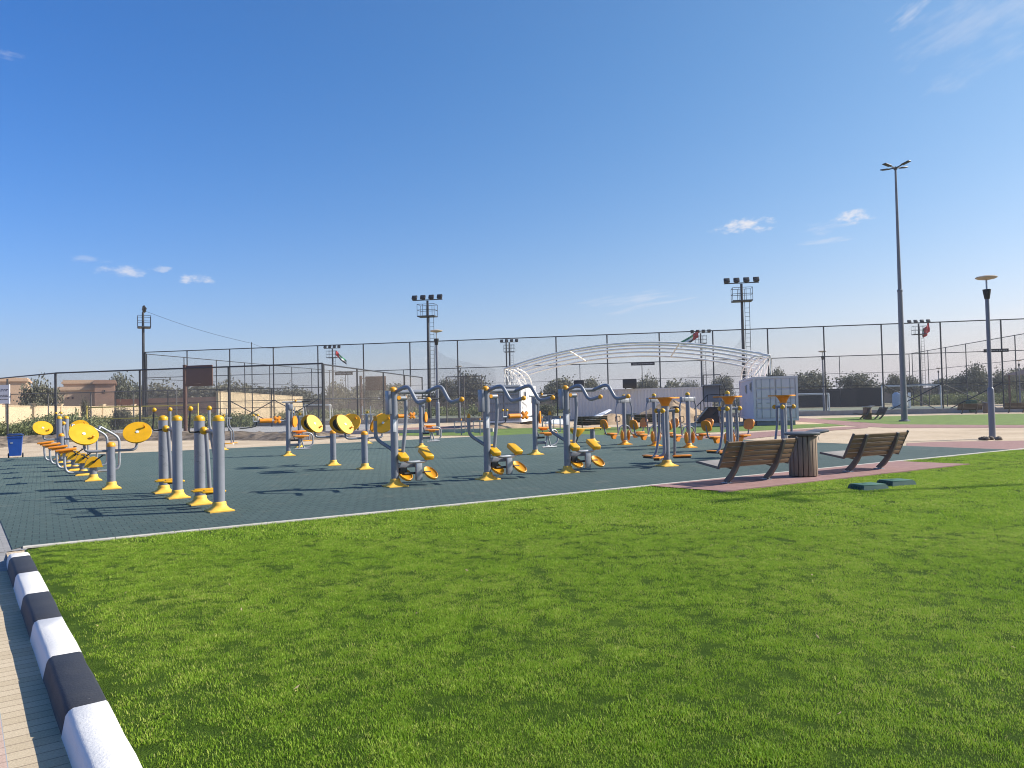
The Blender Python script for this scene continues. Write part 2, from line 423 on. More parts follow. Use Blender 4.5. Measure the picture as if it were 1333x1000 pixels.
# the ground, one sheet to the horizon, with the lowered path cut out of it
us = [-4000, -9, -.19, 4000]; vs = [-4000, -60, .05, 4000]
mb = MB()
for i in range(3):
    for j in range(3):
        if i == 1 and j == 1: continue
        q = [kk(us[i], vs[j], -.012), kk(us[i+1], vs[j], -.012), kk(us[i+1], vs[j+1], -.012), kk(us[i], vs[j+1], -.012)]
        mb.add(q, [(0, 1, 2, 3)])
structure(mb, 'ground', 'sand')
def local_sheet(name, o0, rz, polys, m):
    mb = MB()
    for poly in polys: mb.add([(x, y, 0) for x, y in poly], [tuple(range(len(poly)))])
    o = mb.build(name, m, None, False); o.location = o0; o.rotation_euler = (0, 0, rz); o['kind'] = 'structure'; o['label'] = name.replace('_', ' ')
    return o
KA = math.atan2(KU.y, KU.x)
local_sheet('brick_path', kk(0, 0, PATH_Z), KA, [[(-.46, -60), (-.18, -60), (-.18, -.8), (-.46, -.8)]], 'tan_paver')
local_sheet('brick_path_border', kk(0, 0, PATH_Z+.001), KA, [[(-9, -60), (-.464, -60), (-.464, -.8), (-9, -.8)]], 'pink_paver')
mb = MB(); mb.add([(-9, -.8, PATH_Z), (-.18, -.8, PATH_Z), (-.18, .05, -.008), (-9, .05, -.008)], [(0, 1, 2, 3)])
o = mb.build('path_ramp', 'grey_paver', None, False); o.location = K0; o.rotation_euler = (0, 0, KA); o['kind'] = 'structure'; o['label'] = 'path ramp'
local_sheet('grey_pavement', kk(0, 0, -.004), KA, [[(-4, .05), (.3, .05), (.3, 19), (-4, 19)]], 'grey_paver')
# fitness pad
PADU, PADV = 23.4, 23.0
def to_pad(p): d = Vector(p)-P0; return (d.dot(U), d.dot(W))
_A, _D, _E, _F = G(16, 715.5), G(400, 579), G(208, 588), G(0, 596.5)
_c = [_A, pad(0, 0), pad(PADU, 0), pad(PADU, PADV), _D, _E, _F, _F+(_F-_E)*.55, _A+KV*19]
local_sheet('rubber_floor', pad(0, 0, .004), TH, [[to_pad(p) for p in _c]], 'rubber_paver')
mb = MB()
x = 0.
while x < 34:                                                      # concrete edging in short lengths along the lawn
    L_ = min(1.0, 34-x); mb.box((x+L_/2-.004, -.065, -.03), (L_-.008, .12, .084)); x += L_
o = mb.build('pad_edging', 'concrete', None, False); o.location = pad(0, 0, 0); o.rotation_euler = (0, 0, TH); o['kind'] = 'structure'; o['label'] = 'pad edging'
# red paved strip for the benches
S0 = G(850, 634); su = (S0-P0).dot(U)
local_sheet('bench_paving', pad(su, -.13, .016), TH, [[(0, 0), (7.9, 0), (8.15, -1.5), (.35, -1.5)]], 'red_paver')
mb = MB(); mb.box((4.2, -1.53, -.02), (7.9, .05, .08))
o = mb.build('bench_paving_edge', 'red_paver', None, False); o.location = pad(su, -.13, 0); o.rotation_euler = (0, 0, TH); o['kind'] = 'structure'; o['label'] = 'bench paving edge'
# lawns
lawn_poly = [kk(0, -40), kk(0, 0), pad(0.05, -.13), pad(34, -.13), pad(60, -20), pad(40, -50)]
sheet('lawn', lawn_poly, -.004, 'turf')
def strip(name, top, bot, z, m): return sheet(name, [G(*p) for p in top]+[G(*p) for p in reversed(bot)], z, m)
strip('lawn_strip', [(520, 563), (600, 559.5), (700, 557), (885, 555.5), (1000, 553.5), (1100, 551)], [(520, 567), (600, 567), (700, 567.5), (885, 564.5), (1000, 560), (1100, 554)], -.002, 'turf_far')
strip('far_lawn', [(1050, 545.5), (1100, 543.5), (1150, 542), (1250, 540), (1333, 538.5), (1600, 533)], [(1050, 547), (1100, 548.5), (1150, 552), (1250, 554), (1333, 553), (1600, 550)], -.002, 'turf_far')
strip('red_path', [(1010, 543), (1060, 545), (1110, 549), (1160, 552.4), (1333, 553.6), (1600, 550)], [(1010, 547), (1060, 550), (1110, 554.5), (1160, 557), (1333, 557), (1600, 553)], 0., 'red_paver')
strip('red_path', [(860, 568), (960, 564.5), (1060, 558), (1130, 554.5)], [(860, 578), (960, 573), (1060, 562), (1130, 557)], .002, 'red_paver')
strip('red_path', [(1180, 577), (1220, 575), (1333, 573.5), (1600, 568)], [(1180, 588), (1220, 588), (1333, 585.4), (1600, 570)], -.003, 'red_paver')
strip('red_path', [(395, 561.5), (460, 560), (540, 556.5), (640, 552.5)], [(395, 566), (460, 565.5), (540, 562), (640, 556)], -.003, 'red_paver')
# soil bank thrown up along the court fence
def bank(name, pts, width, h, m, seg=.5, seed=1):
    rnd = random.Random(seed); mb = MB(); P = [Vector(p) for p in pts]; rows = []
    for i in range(len(P)-1):
        n = max(int((P[i+1]-P[i]).length/seg), 1)
        for k in range(n + (i == len(P)-2)): rows.append(P[i].lerp(P[i+1], k/n))
    nc = 9; side = []
    for i, p in enumerate(rows):
        d = (rows[min(i+1, len(rows)-1)]-rows[max(i-1, 0)]).normalized(); s = Vector((-d.y, d.x, 0))
        for k in range(nc):
            a = k/(nc-1)*2-1; e = min(1, i/3, (len(rows)-1-i)/3)
            z = h*max(0, 1-a*a)*(.6+.6*rnd.random())*e-.03
            q = p+s*(a*width/2+(rnd.random()-.5)*width*.06); side.append((q.x, q.y, z))
    fs = [(i*nc+k, i*nc+k+1, (i+1)*nc+k+1, (i+1)*nc+k) for i in range(len(rows)-1) for k in range(nc-1)]
    mb.add(side, fs); o = mb.build(name, m, None, False); o['kind'] = 'structure'; o['label'] = name.replace('_', ' '); return o
bank('soil_bank', [G(-60, 586), G(0, 577), G(100, 573.5), G(190, 572), G(300, 571), G(400, 571.5), G(440, 568)], 3.4, .42, 'soil', .45, 3)

# ------------------------------------------------------------------ kerb stones
KL = [(-.3, -.78)]+[(-.78-i*1.07, -.78-(i+1)*1.07) for i in range(10)]
ords = ['end', 'second', 'third', 'fourth', 'fifth', 'sixth', 'seventh', 'eighth', 'ninth', 'tenth', 'eleventh']
for i, (a, b) in enumerate(KL):
    white = i % 2 == 0
    lab = ['short white rounded kerb stone at the corner of the green rubber floor',
           'black painted kerb stone next to the short white end stone',
           'white painted kerb stone between the two smallest looking black stones',
           'black painted kerb stone third colour change from the bottom of the kerb',
           'white painted kerb stone in the middle of the kerb beside bare grass edge',
           'black painted kerb stone touching the big chipped white stone',
           'big white chipped kerb stone filling the bottom of the kerb',
           'black kerb stone past the big chipped white one', 'white kerb stone two past the big chipped white one',
           'black kerb stone three past the big chipped white one', 'white kerb stone at the near end of the kerb line'][i]
    if i > 8: break
    mb = MB(); Lb = a-b-.006; w0, w1 = -.185, .0; z0, z1 = PATH_Z-.02, .055
    prof = [(w0-.035, z0), (w0-.012, z1-.035), (w0, z1-.012), (w0+.02, z1), (w1-.012, z1), (w1, z1-.012), (w1, z0)]
    n = len(prof); ys = [0, .012, Lb*.25, Lb*.5, Lb*.75, Lb-.012, Lb]; rnd = random.Random(i); vs = []
    for k, y in enumerate(ys):
        ins = .008 if k in (0, len(ys)-1) else 0
        for (x, z) in prof:
            vs.append((x+(rnd.random()-.5)*.006, y, z-(ins if z > 0 else 0)+(rnd.random()-.5)*.004))
    if i == 0:
        vs = [(x, y if y < .3 else y, z-(.05*max(0, (y-.22)/.2)**2)) for x, y, z in vs]
    fs = [(k*n+j, k*n+(j+1) % n, (k+1)*n+(j+1) % n, (k+1)*n+j) for k in range(len(ys)-1) for j in range(n)]
    fs += [tuple(range(n-1, -1, -1)), tuple((len(ys)-1)*n+j for j in range(n))]
    mb.add(vs, fs); o = mb.build('kerb_stone', 'kerb_white' if white else 'kerb_black', None, True, angle=50)
    o.location = kk(0, b, 0); o.rotation_euler = (0, 0, KA); tag(o, lab, 'kerb stone', 'black and white kerb stones')

# ------------------------------------------------------------------ grass blades (stuff)
def tuft(seed, n, hmin, hmax, w, rad):
    rnd = random.Random(seed); mb = MB()
    for i in range(n):
        a = rnd.random()*6.283; r = rad*math.sqrt(rnd.random()); x, y = r*math.cos(a), r*math.sin(a)
        h = rnd.uniform(hmin, hmax); d = rnd.random()*6.283; bend = rnd.uniform(.25, 1.0)*h; ww = w*rnd.uniform(.7, 1.25)
        dx, dy = math.cos(d), math.sin(d); tx, ty = -dy*ww/2, dx*ww/2
        mb.add([(x-tx, y-ty, -.005), (x+tx, y+ty, -.005), (x+dx*bend*.35+tx*.8, y+dy*bend*.35+ty*.8, h*.6),
                (x+dx*bend*.35-tx*.8, y+dy*bend*.35-ty*.8, h*.6), (x+dx*bend, y+dy*bend, h)], [(0, 1, 2, 3), (3, 2, 4)])
    me = bpy.data.meshes.new('tuft'); me.from_pydata([tuple(v) for v in mb.v], [], mb.f); me.materials.append(MATS['blade'])
    return bpy.data.objects.new('tuft', me)
GC = bpy.data.collections.new('tufts')
for s in range(4): GC.objects.link(tuft(s, 66, .007, .018, .0032, .080))
for s in range(4): GC.objects.link(tuft(20+s, 56, .009, .022, .0062, .13))
rng = np.random.default_rng(5)
_tab = rng.random((257, 257))
def cellnoise(x, y):
    xi = np.floor(x).astype(int); yi = np.floor(y).astype(int); fx = x-xi; fy = y-yi; fx = fx*fx*(3-2*fx); fy = fy*fy*(3-2*fy)
    g = lambda i, j: _tab[i % 257, j % 257]
    return ((g(xi, yi)*(1-fx)+g(xi+1, yi)*fx)*(1-fy)+(g(xi, yi+1)*(1-fx)+g(xi+1, yi+1)*fx)*fy)*2-1
pts = []; scl = []; kindi = []
def scatter(n, ymin, ymax, big):
    Y = np.sqrt(rng.uniform(ymin**2, ymax**2, n)); X = rng.uniform(-.80, 1.30, n)*Y+rng.uniform(-.5, 2.5, n)*(Y < 9.5)
    P = np.stack([X, Y], 1)
    k = (X-K0.x)*KU.x + (Y-K0.y)*KU.y; pv = (X-P0.x)*W.x + (Y-P0.y)*W.y; pu = (X-P0.x)*U.x+(Y-P0.y)*U.y
    ok = (k > .02) & (pv < -.145+.06*rng.random(n))
    red = (pu > su-.05+.0) & (pu < su+8.1) & (pv > -1.68) & (pu > su+(-.13-pv)*.233-.03)
    ok &= ~red
    ok &= ((k-.05)/.11)**2+(((X-K0.x)*KV.x+(Y-K0.y)*KV.y+3.95)/.38)**2 > .3+1.1*rng.random(n)
    # thin worn patches along the kerb
    wear = (k < .16) & (rng.random(n) < .45); ok &= ~wear
    vn = np.clip(.62+.6*cellnoise(X*13.0, Y*13.0)+.05*cellnoise(X*3.3+9, Y*3.3), 0, 1); ok &= rng.random(n) < .25+.9*vn
    pts.append(P[ok]); kindi.append(np.full(ok.sum(), big))
scatter(int((9.5**2-1.6**2)*1.05*300), 1.6, 9.5, 0)
scatter(int((16**2-9.5**2)*1.05*130), 9.5, 16, 1)
scatter(int((34**2-16**2)*1.05*65), 16, 34, 1)
P = np.concatenate(pts); KI = np.concatenate(kindi); n = len(P)
me = bpy.data.meshes.new('grass'); me.vertices.add(n)
co = np.zeros((n, 3), np.float32); co[:, :2] = P; co[:, 2] = -.004
me.vertices.foreach_set('co', co.ravel())
# patchy height: clumps and mown flats
hs = (.9+.30*cellnoise(P[:, 0]*9.1, P[:, 1]*9.1)+.05*cellnoise(P[:, 0]*2.1+5, P[:, 1]*2.1))*rng.uniform(.75, 1.3, n)
far_s = np.where(KI == 1, 1.15, 1.)
at = me.attributes.new('scl', 'FLOAT', 'POINT'); at.data.foreach_set('value', (hs*far_s).astype(np.float32))
at = me.attributes.new('rz', 'FLOAT', 'POINT'); at.data.foreach_set('value', rng.uniform(0, 6.283, n).astype(np.float32))
at = me.attributes.new('idx', 'INT', 'POINT'); at.data.foreach_set('value', (KI*4+rng.integers(0, 4, n)).astype(np.int32))
go = bpy.data.objects.new('grass', me); COL.objects.link(go); tag(go, 'short bright green mown grass of the near lawn', 'grass', None, 'stuff')
ng = bpy.data.node_groups.new('grass_nodes', 'GeometryNodeTree')
ng.interface.new_socket('Geometry', in_out='INPUT', socket_type='NodeSocketGeometry'); ng.interface.new_socket('Geometry', in_out='OUTPUT', socket_type='NodeSocketGeometry')
N = ng.nodes; gi = N.new('NodeGroupInput'); gout = N.new('NodeGroupOutput')
iop = N.new('GeometryNodeInstanceOnPoints'); ci = N.new('GeometryNodeCollectionInfo'); ci.inputs['Collection'].default_value = GC
ci.inputs['Separate Children'].default_value = True; ci.inputs['Reset Children'].default_value = True
iop.inputs['Pick Instance'].default_value = True
def attr(name, typ):
    a = N.new('GeometryNodeInputNamedAttribute'); a.data_type = typ; a.inputs['Name'].default_value = name; return a.outputs['Attribute']
cx = N.new('ShaderNodeCombineXYZ'); ng.links.new(attr('rz', 'FLOAT'), cx.inputs['Z'])
ng.links.new(gi.outputs[0], iop.inputs['Points']); ng.links.new(ci.outputs[0], iop.inputs['Instance'])
ng.links.new(attr('idx', 'INT'), iop.inputs['Instance Index']); ng.links.new(cx.outputs[0], iop.inputs['Rotation'])
ng.links.new(attr('scl', 'FLOAT'), iop.inputs['Scale']); ng.links.new(iop.outputs[0], gout.inputs[0])
go.modifiers.new('grass', 'NODES').node_group = ng
mat('dry_leaf', (.42, .31, .16), .8, 0, .3, 3)
rnd = random.Random(31); mb = MB()
for i in range(70):
    Y = rnd.uniform(3.6, 16); X = rnd.uniform(-.6, .66)*Y
    p = Vector((X, Y, .016))
    if (p-K0).dot(KU) < .15 or (p-P0).dot(W) > -1.8: continue
    n_ = Vector((rnd.gauss(0, .5), rnd.gauss(0, .5), 1)).normalized(); x = n_.orthogonal().normalized(); x = Quaternion(n_, rnd.random()*6.28) @ x; y = n_.cross(x); s = rnd.uniform(.012, .026)
    mb.add([p-x*s, p+y*s*.4, p+x*s+n_*.006, p-y*s*.4], [(0, 1, 2, 3)])
o = mb.build('dry_leaves', 'dry_leaf', None, False); tag(o, 'few tiny dry leaves scattered over the near lawn', 'dry leaves', None, 'stuff')
# ------------------------------------------------------------------ fitness equipment (local x runs along the lawn edge, y away from it)
PZ = .004
def foot(parent, x=0, y=0, h=.18, r=.088, m='amber_foot'):
    mb = MB(); n = 32; rings = []
    def ring(half, rr, t, z):                       # t=0 square, 1 circle
        out = []
        for k in range(n):
            a = 2*math.pi*k/n+math.pi/4; c, s = math.cos(a), math.sin(a)
            sq = half/max(abs(c), abs(s)); q = sq*(1-t)+rr*t; out.append((x+q*c, y+q*s, z))
        return out
    for a in ((h, r, 0, 0), (h, r, .0, .018), (h*.80, r*1.5, .35, .04), (h*.62, r*1.25, .8, .075), (h*.6, r*1.12, 1, .105), (h, r*1.10, 1, .14), (h, r*.9, 1, .155)):
        rings += ring(*a)
    fs = [(i*n+k, i*n+(k+1) % n, (i+1)*n+(k+1) % n, (i+1)*n+k) for i in range(6) for k in range(n)]
    fs += [tuple(range(n-1, -1, -1)), tuple(6*n+k for k in range(n))]
    mb.add(rings, fs); return mb.build('base_cover', m, parent, angle=60)
def cap(parent, x, y, z, r, m='yellow', name='post_cap'):
    mb = MB(); mb.lathe([(r*1.06, -.03), (r*1.06, .0), (r*.98, .028), (r*.75, .05), (r*.35, .065), (.001, .068)], (x, y, z), 20)
    return mb.build(name, m, parent)
def post(parent, x, y, h, r, m='grey_paint', z0=.02):
    mb = MB(); mb.tube([(x, y, z0), (x, y, h)], r, 24); return mb.build('post', m, parent)
def plate(parent, name, c, size, m, rot=None, bev=.03, label=None):
    mb = MB(); mb.box(c, size, rot, bev); return mb.build(name, m, parent, angle=50, label=label)
def disc(parent, name, c, nrm, r, th, m, n=28, dome=.0):
    mb = MB(); M = axis_m(nrm)
    mb.lathe([(r*.97, -th), (r, -th*.6), (r, -th*.2), (r*.985, 0), (r*.6, dome*.7), (.001, dome)], c, n, M); return mb.build(name, m, parent, angle=60)
def pipe(parent, name, pts, r, m='grey_paint', rad=.08, n=12, label=None):
    mb = MB(); mb.tube(fil(pts, rad), r, n); return mb.build(name, m, parent, label=label)
def balls(parent, name, cs, r, m='yellow'):
    out = []
    for c in cs:
        mb = MB(); mb.ball(c, r, 14); out.append(mb.build(name, m, parent))
    return out

def space_walker(label, loc, rz, flip=1):
    t = thing('space_walker', label, 'exercise machine', loc, rz, 'two post leg swing walkers')
    for y in (-.6, .6):
        foot(t, 0, y, .19, .095); post(t, 0, y, 1.46, .088); cap(t, 0, y, 1.46, .088)
    pipe(t, 'axle', [(0, -.6, 1.26), (0, .6, 1.26)], .035)
    for y, lean, hx in ((-.14, .13, -.02), (.17, .05, -.24)):
        lg = pipe(t, 'swing_leg', [(0, y, 1.26), (lean*.6, y, .75), (lean, y, .29)], .034, rad=.2)
        mb = MB(); mb.box((lean-.1, y, .27), (.38, .15, .035), None, .016); mb.box((lean-.1, y, .295), (.30, .10, .02), None, .008)
        mb.build('pedal', 'yellow', t)
        mb = MB(); mb.box((lean, y, .225), (.13, .06, .06), None, .012); mb.build('pedal_bracket', 'black_metal', t)
        if hx < -.1: h = pipe(t, 'handle', [(0, y, 1.26), (-.27, y, 1.24), (hx, y, 1.60)], .016, 'black_metal', .06)
        else: h = pipe(t, 'handle', [(0, y, 1.26), (hx, y, 1.40), (hx, y, 1.62)], .022, 'galv', .05)
        balls(h, 'handle_knob', [(hx, y, 1.64)], .042)
        balls(t, 'pivot_cap', [(-.05 if hx < -.1 else .06, y-.07, 1.27)], .068)
    return t
sw0 = space_walker('nearest two post leg swing walker beside the lawn edge', (0, 0, 0), 0)
a, b = G(284, 665), G(262, 657); mid = (a+b)/2; ang = math.atan2((b-a).y, (b-a).x)-math.pi/2
sw0.location = (mid.x, mid.y, PZ); sw0.rotation_euler = (0, 0, ang)
a2, b2 = G(231.5, 648), G(213, 642); m2 = (a2+b2)/2
dup(sw0, (m2.x, m2.y, PZ), ang, 'two post leg swing walker just behind the nearest one')
m3 = gx(82, 27.6); dup(sw0, (m3.x, m3.y, PZ), R(20), 'two post leg swing walker hidden behind the row of yellow pedal bikes')

def tai_chi(label, loc, rz, double, yaw, tilt=40, group='tai chi wheels on bent arms'):
    t = thing('tai_chi_wheel', label, 'exercise machine', loc, rz, group)
    foot(t); post(t, 0, 0, .93, .082); cap(t, 0, 0, .92, .083, 'amber')
    for s in (-1, 1):
        ar = pipe(t, 'arm', [(s*.06, 0, .80), (s*.46, 0, .80), (s*.50, .02, .90), (s*.49, .06, 1.10)], .028, rad=.10)
        y_, t_ = R(yaw), R(tilt)
        n1 = Vector((-s*math.sin(y_)*math.cos(t_), -math.cos(y_)*math.cos(t_), math.sin(t_)))
        sides = [(n1, Vector((s*.50, -.03, 1.18)))]
        if double:
            n2 = Vector((-s*math.sin(y_)*math.cos(t_), math.cos(y_)*math.cos(t_), math.sin(t_))); sides.append((n2, Vector((s*.50, .46, 1.18))))
        for k, (nn, c) in enumerate(sides):
            d = disc(t, 'wheel', c, nn, .285, .045, 'yellow' if k == 0 else 'amber', 36)
            mb = MB(); M = axis_m(-nn); mb.lathe([(.19, 0), (.185, .006), (.001, .006)], c-nn*.045, 28, M); mb.build('wheel_back_shade', 'dark_rubber', d)  # dark disc painted in for the shaded hollow of the wheel's back
            mb = MB(); M = axis_m(nn); mb.lathe([(.035, -.002), (.033, .010), (.001, .014)], c, 14, M); mb.build('hub', 'hub_white', d)
            kx = M @ Vector((.14, .12*s, 0)); mb = MB(); mb.lathe([(.022, 0), (.018, .05), (.03, .06), (.028, .085), (.001, .09)], c+kx, 12, M); mb.build('knob', 'amber', d)
            mb = MB(); mb.tube([c-nn*.045, c-nn*.13], .03, 10); mb.build('spindle', 'grey_paint', d)
        if double: pipe(t, 'cross_arm', [(s*.49, .06, 1.06), (s*.50, .44, 1.10)], .022)
    return t
tc0 = tai_chi('tai chi wheel with two yellow discs nearest the brick path corner', (0, 0, 0), 0, False, 14)
p = G(145, 636.5); tc0.location = (p.x, p.y, PZ); tc0.rotation_euler = (0, 0, TH)
p = gx(80, 24.6); dup(tc0, (p.x, p.y, PZ), TH, 'tai chi wheel with two yellow discs at the far end of the pedal bike row')
tc1 = tai_chi('left one of two adjoining tai chi wheels with double yellow and orange discs', (0, 0, 0), 0, True, 36, 30)
p = G(434, 606); tc1.location = (p.x, p.y, PZ); tc1.rotation_euler = (0, 0, TH-R(4))
p = G(475, 611); dup(tc1, (p.x, p.y, PZ), TH-R(4), 'tai chi wheel with double discs right beside the first tall pull down machine')

def pedal_bike(label, loc, rz):
    t = thing('pedal_bike', label, 'exercise bike', loc, rz, 'row of pedal bikes with orange seats')
    foot(t); post(t, 0, 0, .40, .082)
    mb = MB(); pr = []
    for k in range(13):
        a = math.pi*k/12; pr.append((.17*math.cos(a), .40+.17*math.sin(a)))
    pr += [(-.20, .32), (.20, .32)]
    M = Matrix(((1, 0, 0), (0, 0, -1), (0, 1, 0)))
    mb.prism(pr, -.12, .12, M); h = mb.build('pedal_housing', 'yellow', t, angle=50)
    mb = MB(); mb.tube([(0, -.2, .44), (0, .2, .44)], .022, 10); mb.build('spindle', 'black_metal', h)
    for s in (-1, 1):
        c = pipe(t, 'crank', [(0, s*.14, .44), (s*-.06, s*.16, .50), (s*-.2, s*.18, .60)], .016, 'black_metal', .03)
        plate(c, 'pedal', (s*-.2, s*.25, .61), (.09, .12, .025), 'black_metal', None, .01)
    pipe(t, 'seat_pipe', [(0, 0, .21), (-.50, 0, .21), (-.58, 0, .30), (-.60, 0, .72)], .030, 'galv', .13)
    mb = MB(); M = Matrix.Rotation(R(-6), 3, 'Y'); mb.box((-.56, 0, .76), (.44, .34, .05), M, .022); mb.box((-.56, 0, .715), (.30, .22, .05), M, .02)
    mb.build('seat', 'orange', t)
    pipe(t, 'handle_mast', [(0, 0, .22), (.48, 0, .22), (.56, 0, .32), (.56, 0, 1.0), (.16, 0, 1.27)], .030, 'galv', .13)
    pipe(t, 'handlebar', [(.12, -.22, 1.22), (.14, -.18, 1.28), (.14, .18, 1.28), (.12, .22, 1.22)], .022, 'galv', .05)
    return t
b0 = pedal_bike('nearest pedal bike with orange seat beside the yellow tai chi wheel', (0, 0, 0), 0)
p = G(121.5, 626); b0.location = (p.x, p.y, PZ); b0.rotation_euler = (0, 0, TH)
for k, lab in ((1, 'second pedal bike from the tai chi wheel nearest the path'), (2, 'third pedal bike from the tai chi wheel nearest the path'), (3, 'last pedal bike of the row, farthest from the lawn')):
    dup(b0, (p.x-1.18*k, p.y+1.68*k, PZ), TH, lab)

def pull_down(label, loc, rz):
    t = thing('pull_down_machine', label, 'exercise machine', loc, rz, 'tall pull down machines with yellow knee pads')
    foot(t, 0, 0, .20, .09); post(t, 0, 0, 1.88, .074); cap(t, -.01, .0, 1.87, .075, 'amber')
    plate(t, 'sticker', (-.02, -.0745, 1.18), (.07, .006, .24), 'sign_white', None, .002)
    plate(t, 'side_plate', (-.10, .03, 1.63), (.07, .17, .46), 'grey_paint', None, .01)
    hd = pipe(t, 'pivot_sleeve', [(.05, 0, 1.71), (.26, 0, 1.71)], .05, 'galv')
    disc(hd, 'sleeve_cap', (.27, 0, 1.71), (1, -.1, 0), .05, .02, 'amber', 16); disc(hd, 'sleeve_cap', (.09, -.06, 1.72), (0, -1, 0), .04, .03, 'amber', 16)
    pipe(t, 'cross_bar', [(-.06, 0, 1.83), (.74, 0, 1.83)], .042, 'grey_paint')
    for x0 in (.03, .72):
        hb = pipe(t, 'pull_bar', [(x0, .04, 1.82), (x0+.05, -.34, 1.915), (x0+.09, -.47, 1.92), (x0+.17, -.62, 1.64), (x0+.21, -.69, 1.605), (x0+.20, -1.06, 1.655)], .038, 'grey_paint', .07, 14)
        pipe(hb, 'grip', [(x0+.207, -.78, 1.617), (x0+.20, -1.07, 1.657)], .022, 'black_metal')
        balls(hb, 'grip_knob', [(x0+.20, -1.10, 1.66)], .048, 'amber')
    pipe(t, 'lever', [(.25, -.0, 1.71), (.25, -.02, 1.35), (.17, 0, .62)], .036, 'grey_paint', .2)
    # knee pads and foot shells on the front block
    plate(t, 'link_beam', (.22, -.02, .40), (.40, .06, .10), 'grey_paint', None, .012)
    plate(t, 'pivot_block', (.16, .0, .30), (.16, .1, .16), 'black_metal', None, .015)
    plate(t, 'front_plate', (.45, -.12, .29), (.13, .07, .40), 'galv', None, .01)
    pipe(t, 'pad_tube', [(.13, -.06, .53), (.2, -.14, .46), (.6, -.14, .46), (.66, -.06, .53)], .028, 'galv', .08)
    Mx = Matrix.Rotation(R(24), 3, 'X')
    for x in (.13, .66):
        mb = MB(); mb.box((x, -.02, .60), (.19, .38, .10), Mx, .02); mb.build('knee_pad', 'yellow', t, angle=50)
    My = Matrix.Rotation(R(28), 3, 'X')
    for x, y in ((.19, -.05), (.70, -.12)):
        mb = MB(); pr = [(.0, .0)]
        n = 20; prof = [(.0, -.03), (.7, -.028), (.97, .0), (1.03, .042), (.97, .050), (.86, .028), (.0, .020)]
        vs = []; 
        for (rr, z) in prof:
            for k in range(n):
                a = 2*math.pi*k/n; vs.append(Vector((x, y, .20)) + My @ Vector((.125*max(rr, .01)*math.cos(a), .215*max(rr, .01)*math.sin(a), z)))
        fs = [(i*n+k, i*n+(k+1) % n, (i+1)*n+(k+1) % n, (i+1)*n+k) for i in range(len(prof)-1) for k in range(n)]
        mb.add(vs, fs); mb.build('foot_shell', 'amber', t, angle=60)
    pipe(t, 'foot_axle', [(.16, -.08, .24), (.72, -.08, .24)], .022, 'black_metal')
    ph = pipe(t, 'rear_handle', [(-.05, .02, .72), (-.26, .20, .90), (-.30, .22, 1.0), (-.30, .22, 1.32)], .036, 'grey_paint', .1, 14)
    cap(ph, -.30, .22, 1.31, .036, 'amber', 'handle_cap')
    return t
f0 = pull_down('tall pull down machine nearest the lawn edge, left of the other two', (0, 0, 0), 0)
p = G(514.5, 633.5); f0.scale = (1.03, 1.03, 1.03); f0.location = (p.x, p.y, PZ); f0.rotation_euler = (0, 0, TH)
p = G(635, 624.5); dup(f0, (p.x, p.y, PZ), TH, 'middle one of three tall pull down machines with yellow knee pads')
p = G(739, 615.5); dup(f0, (p.x, p.y, PZ), TH-R(7), 'tall pull down machine in front of the long grey container')

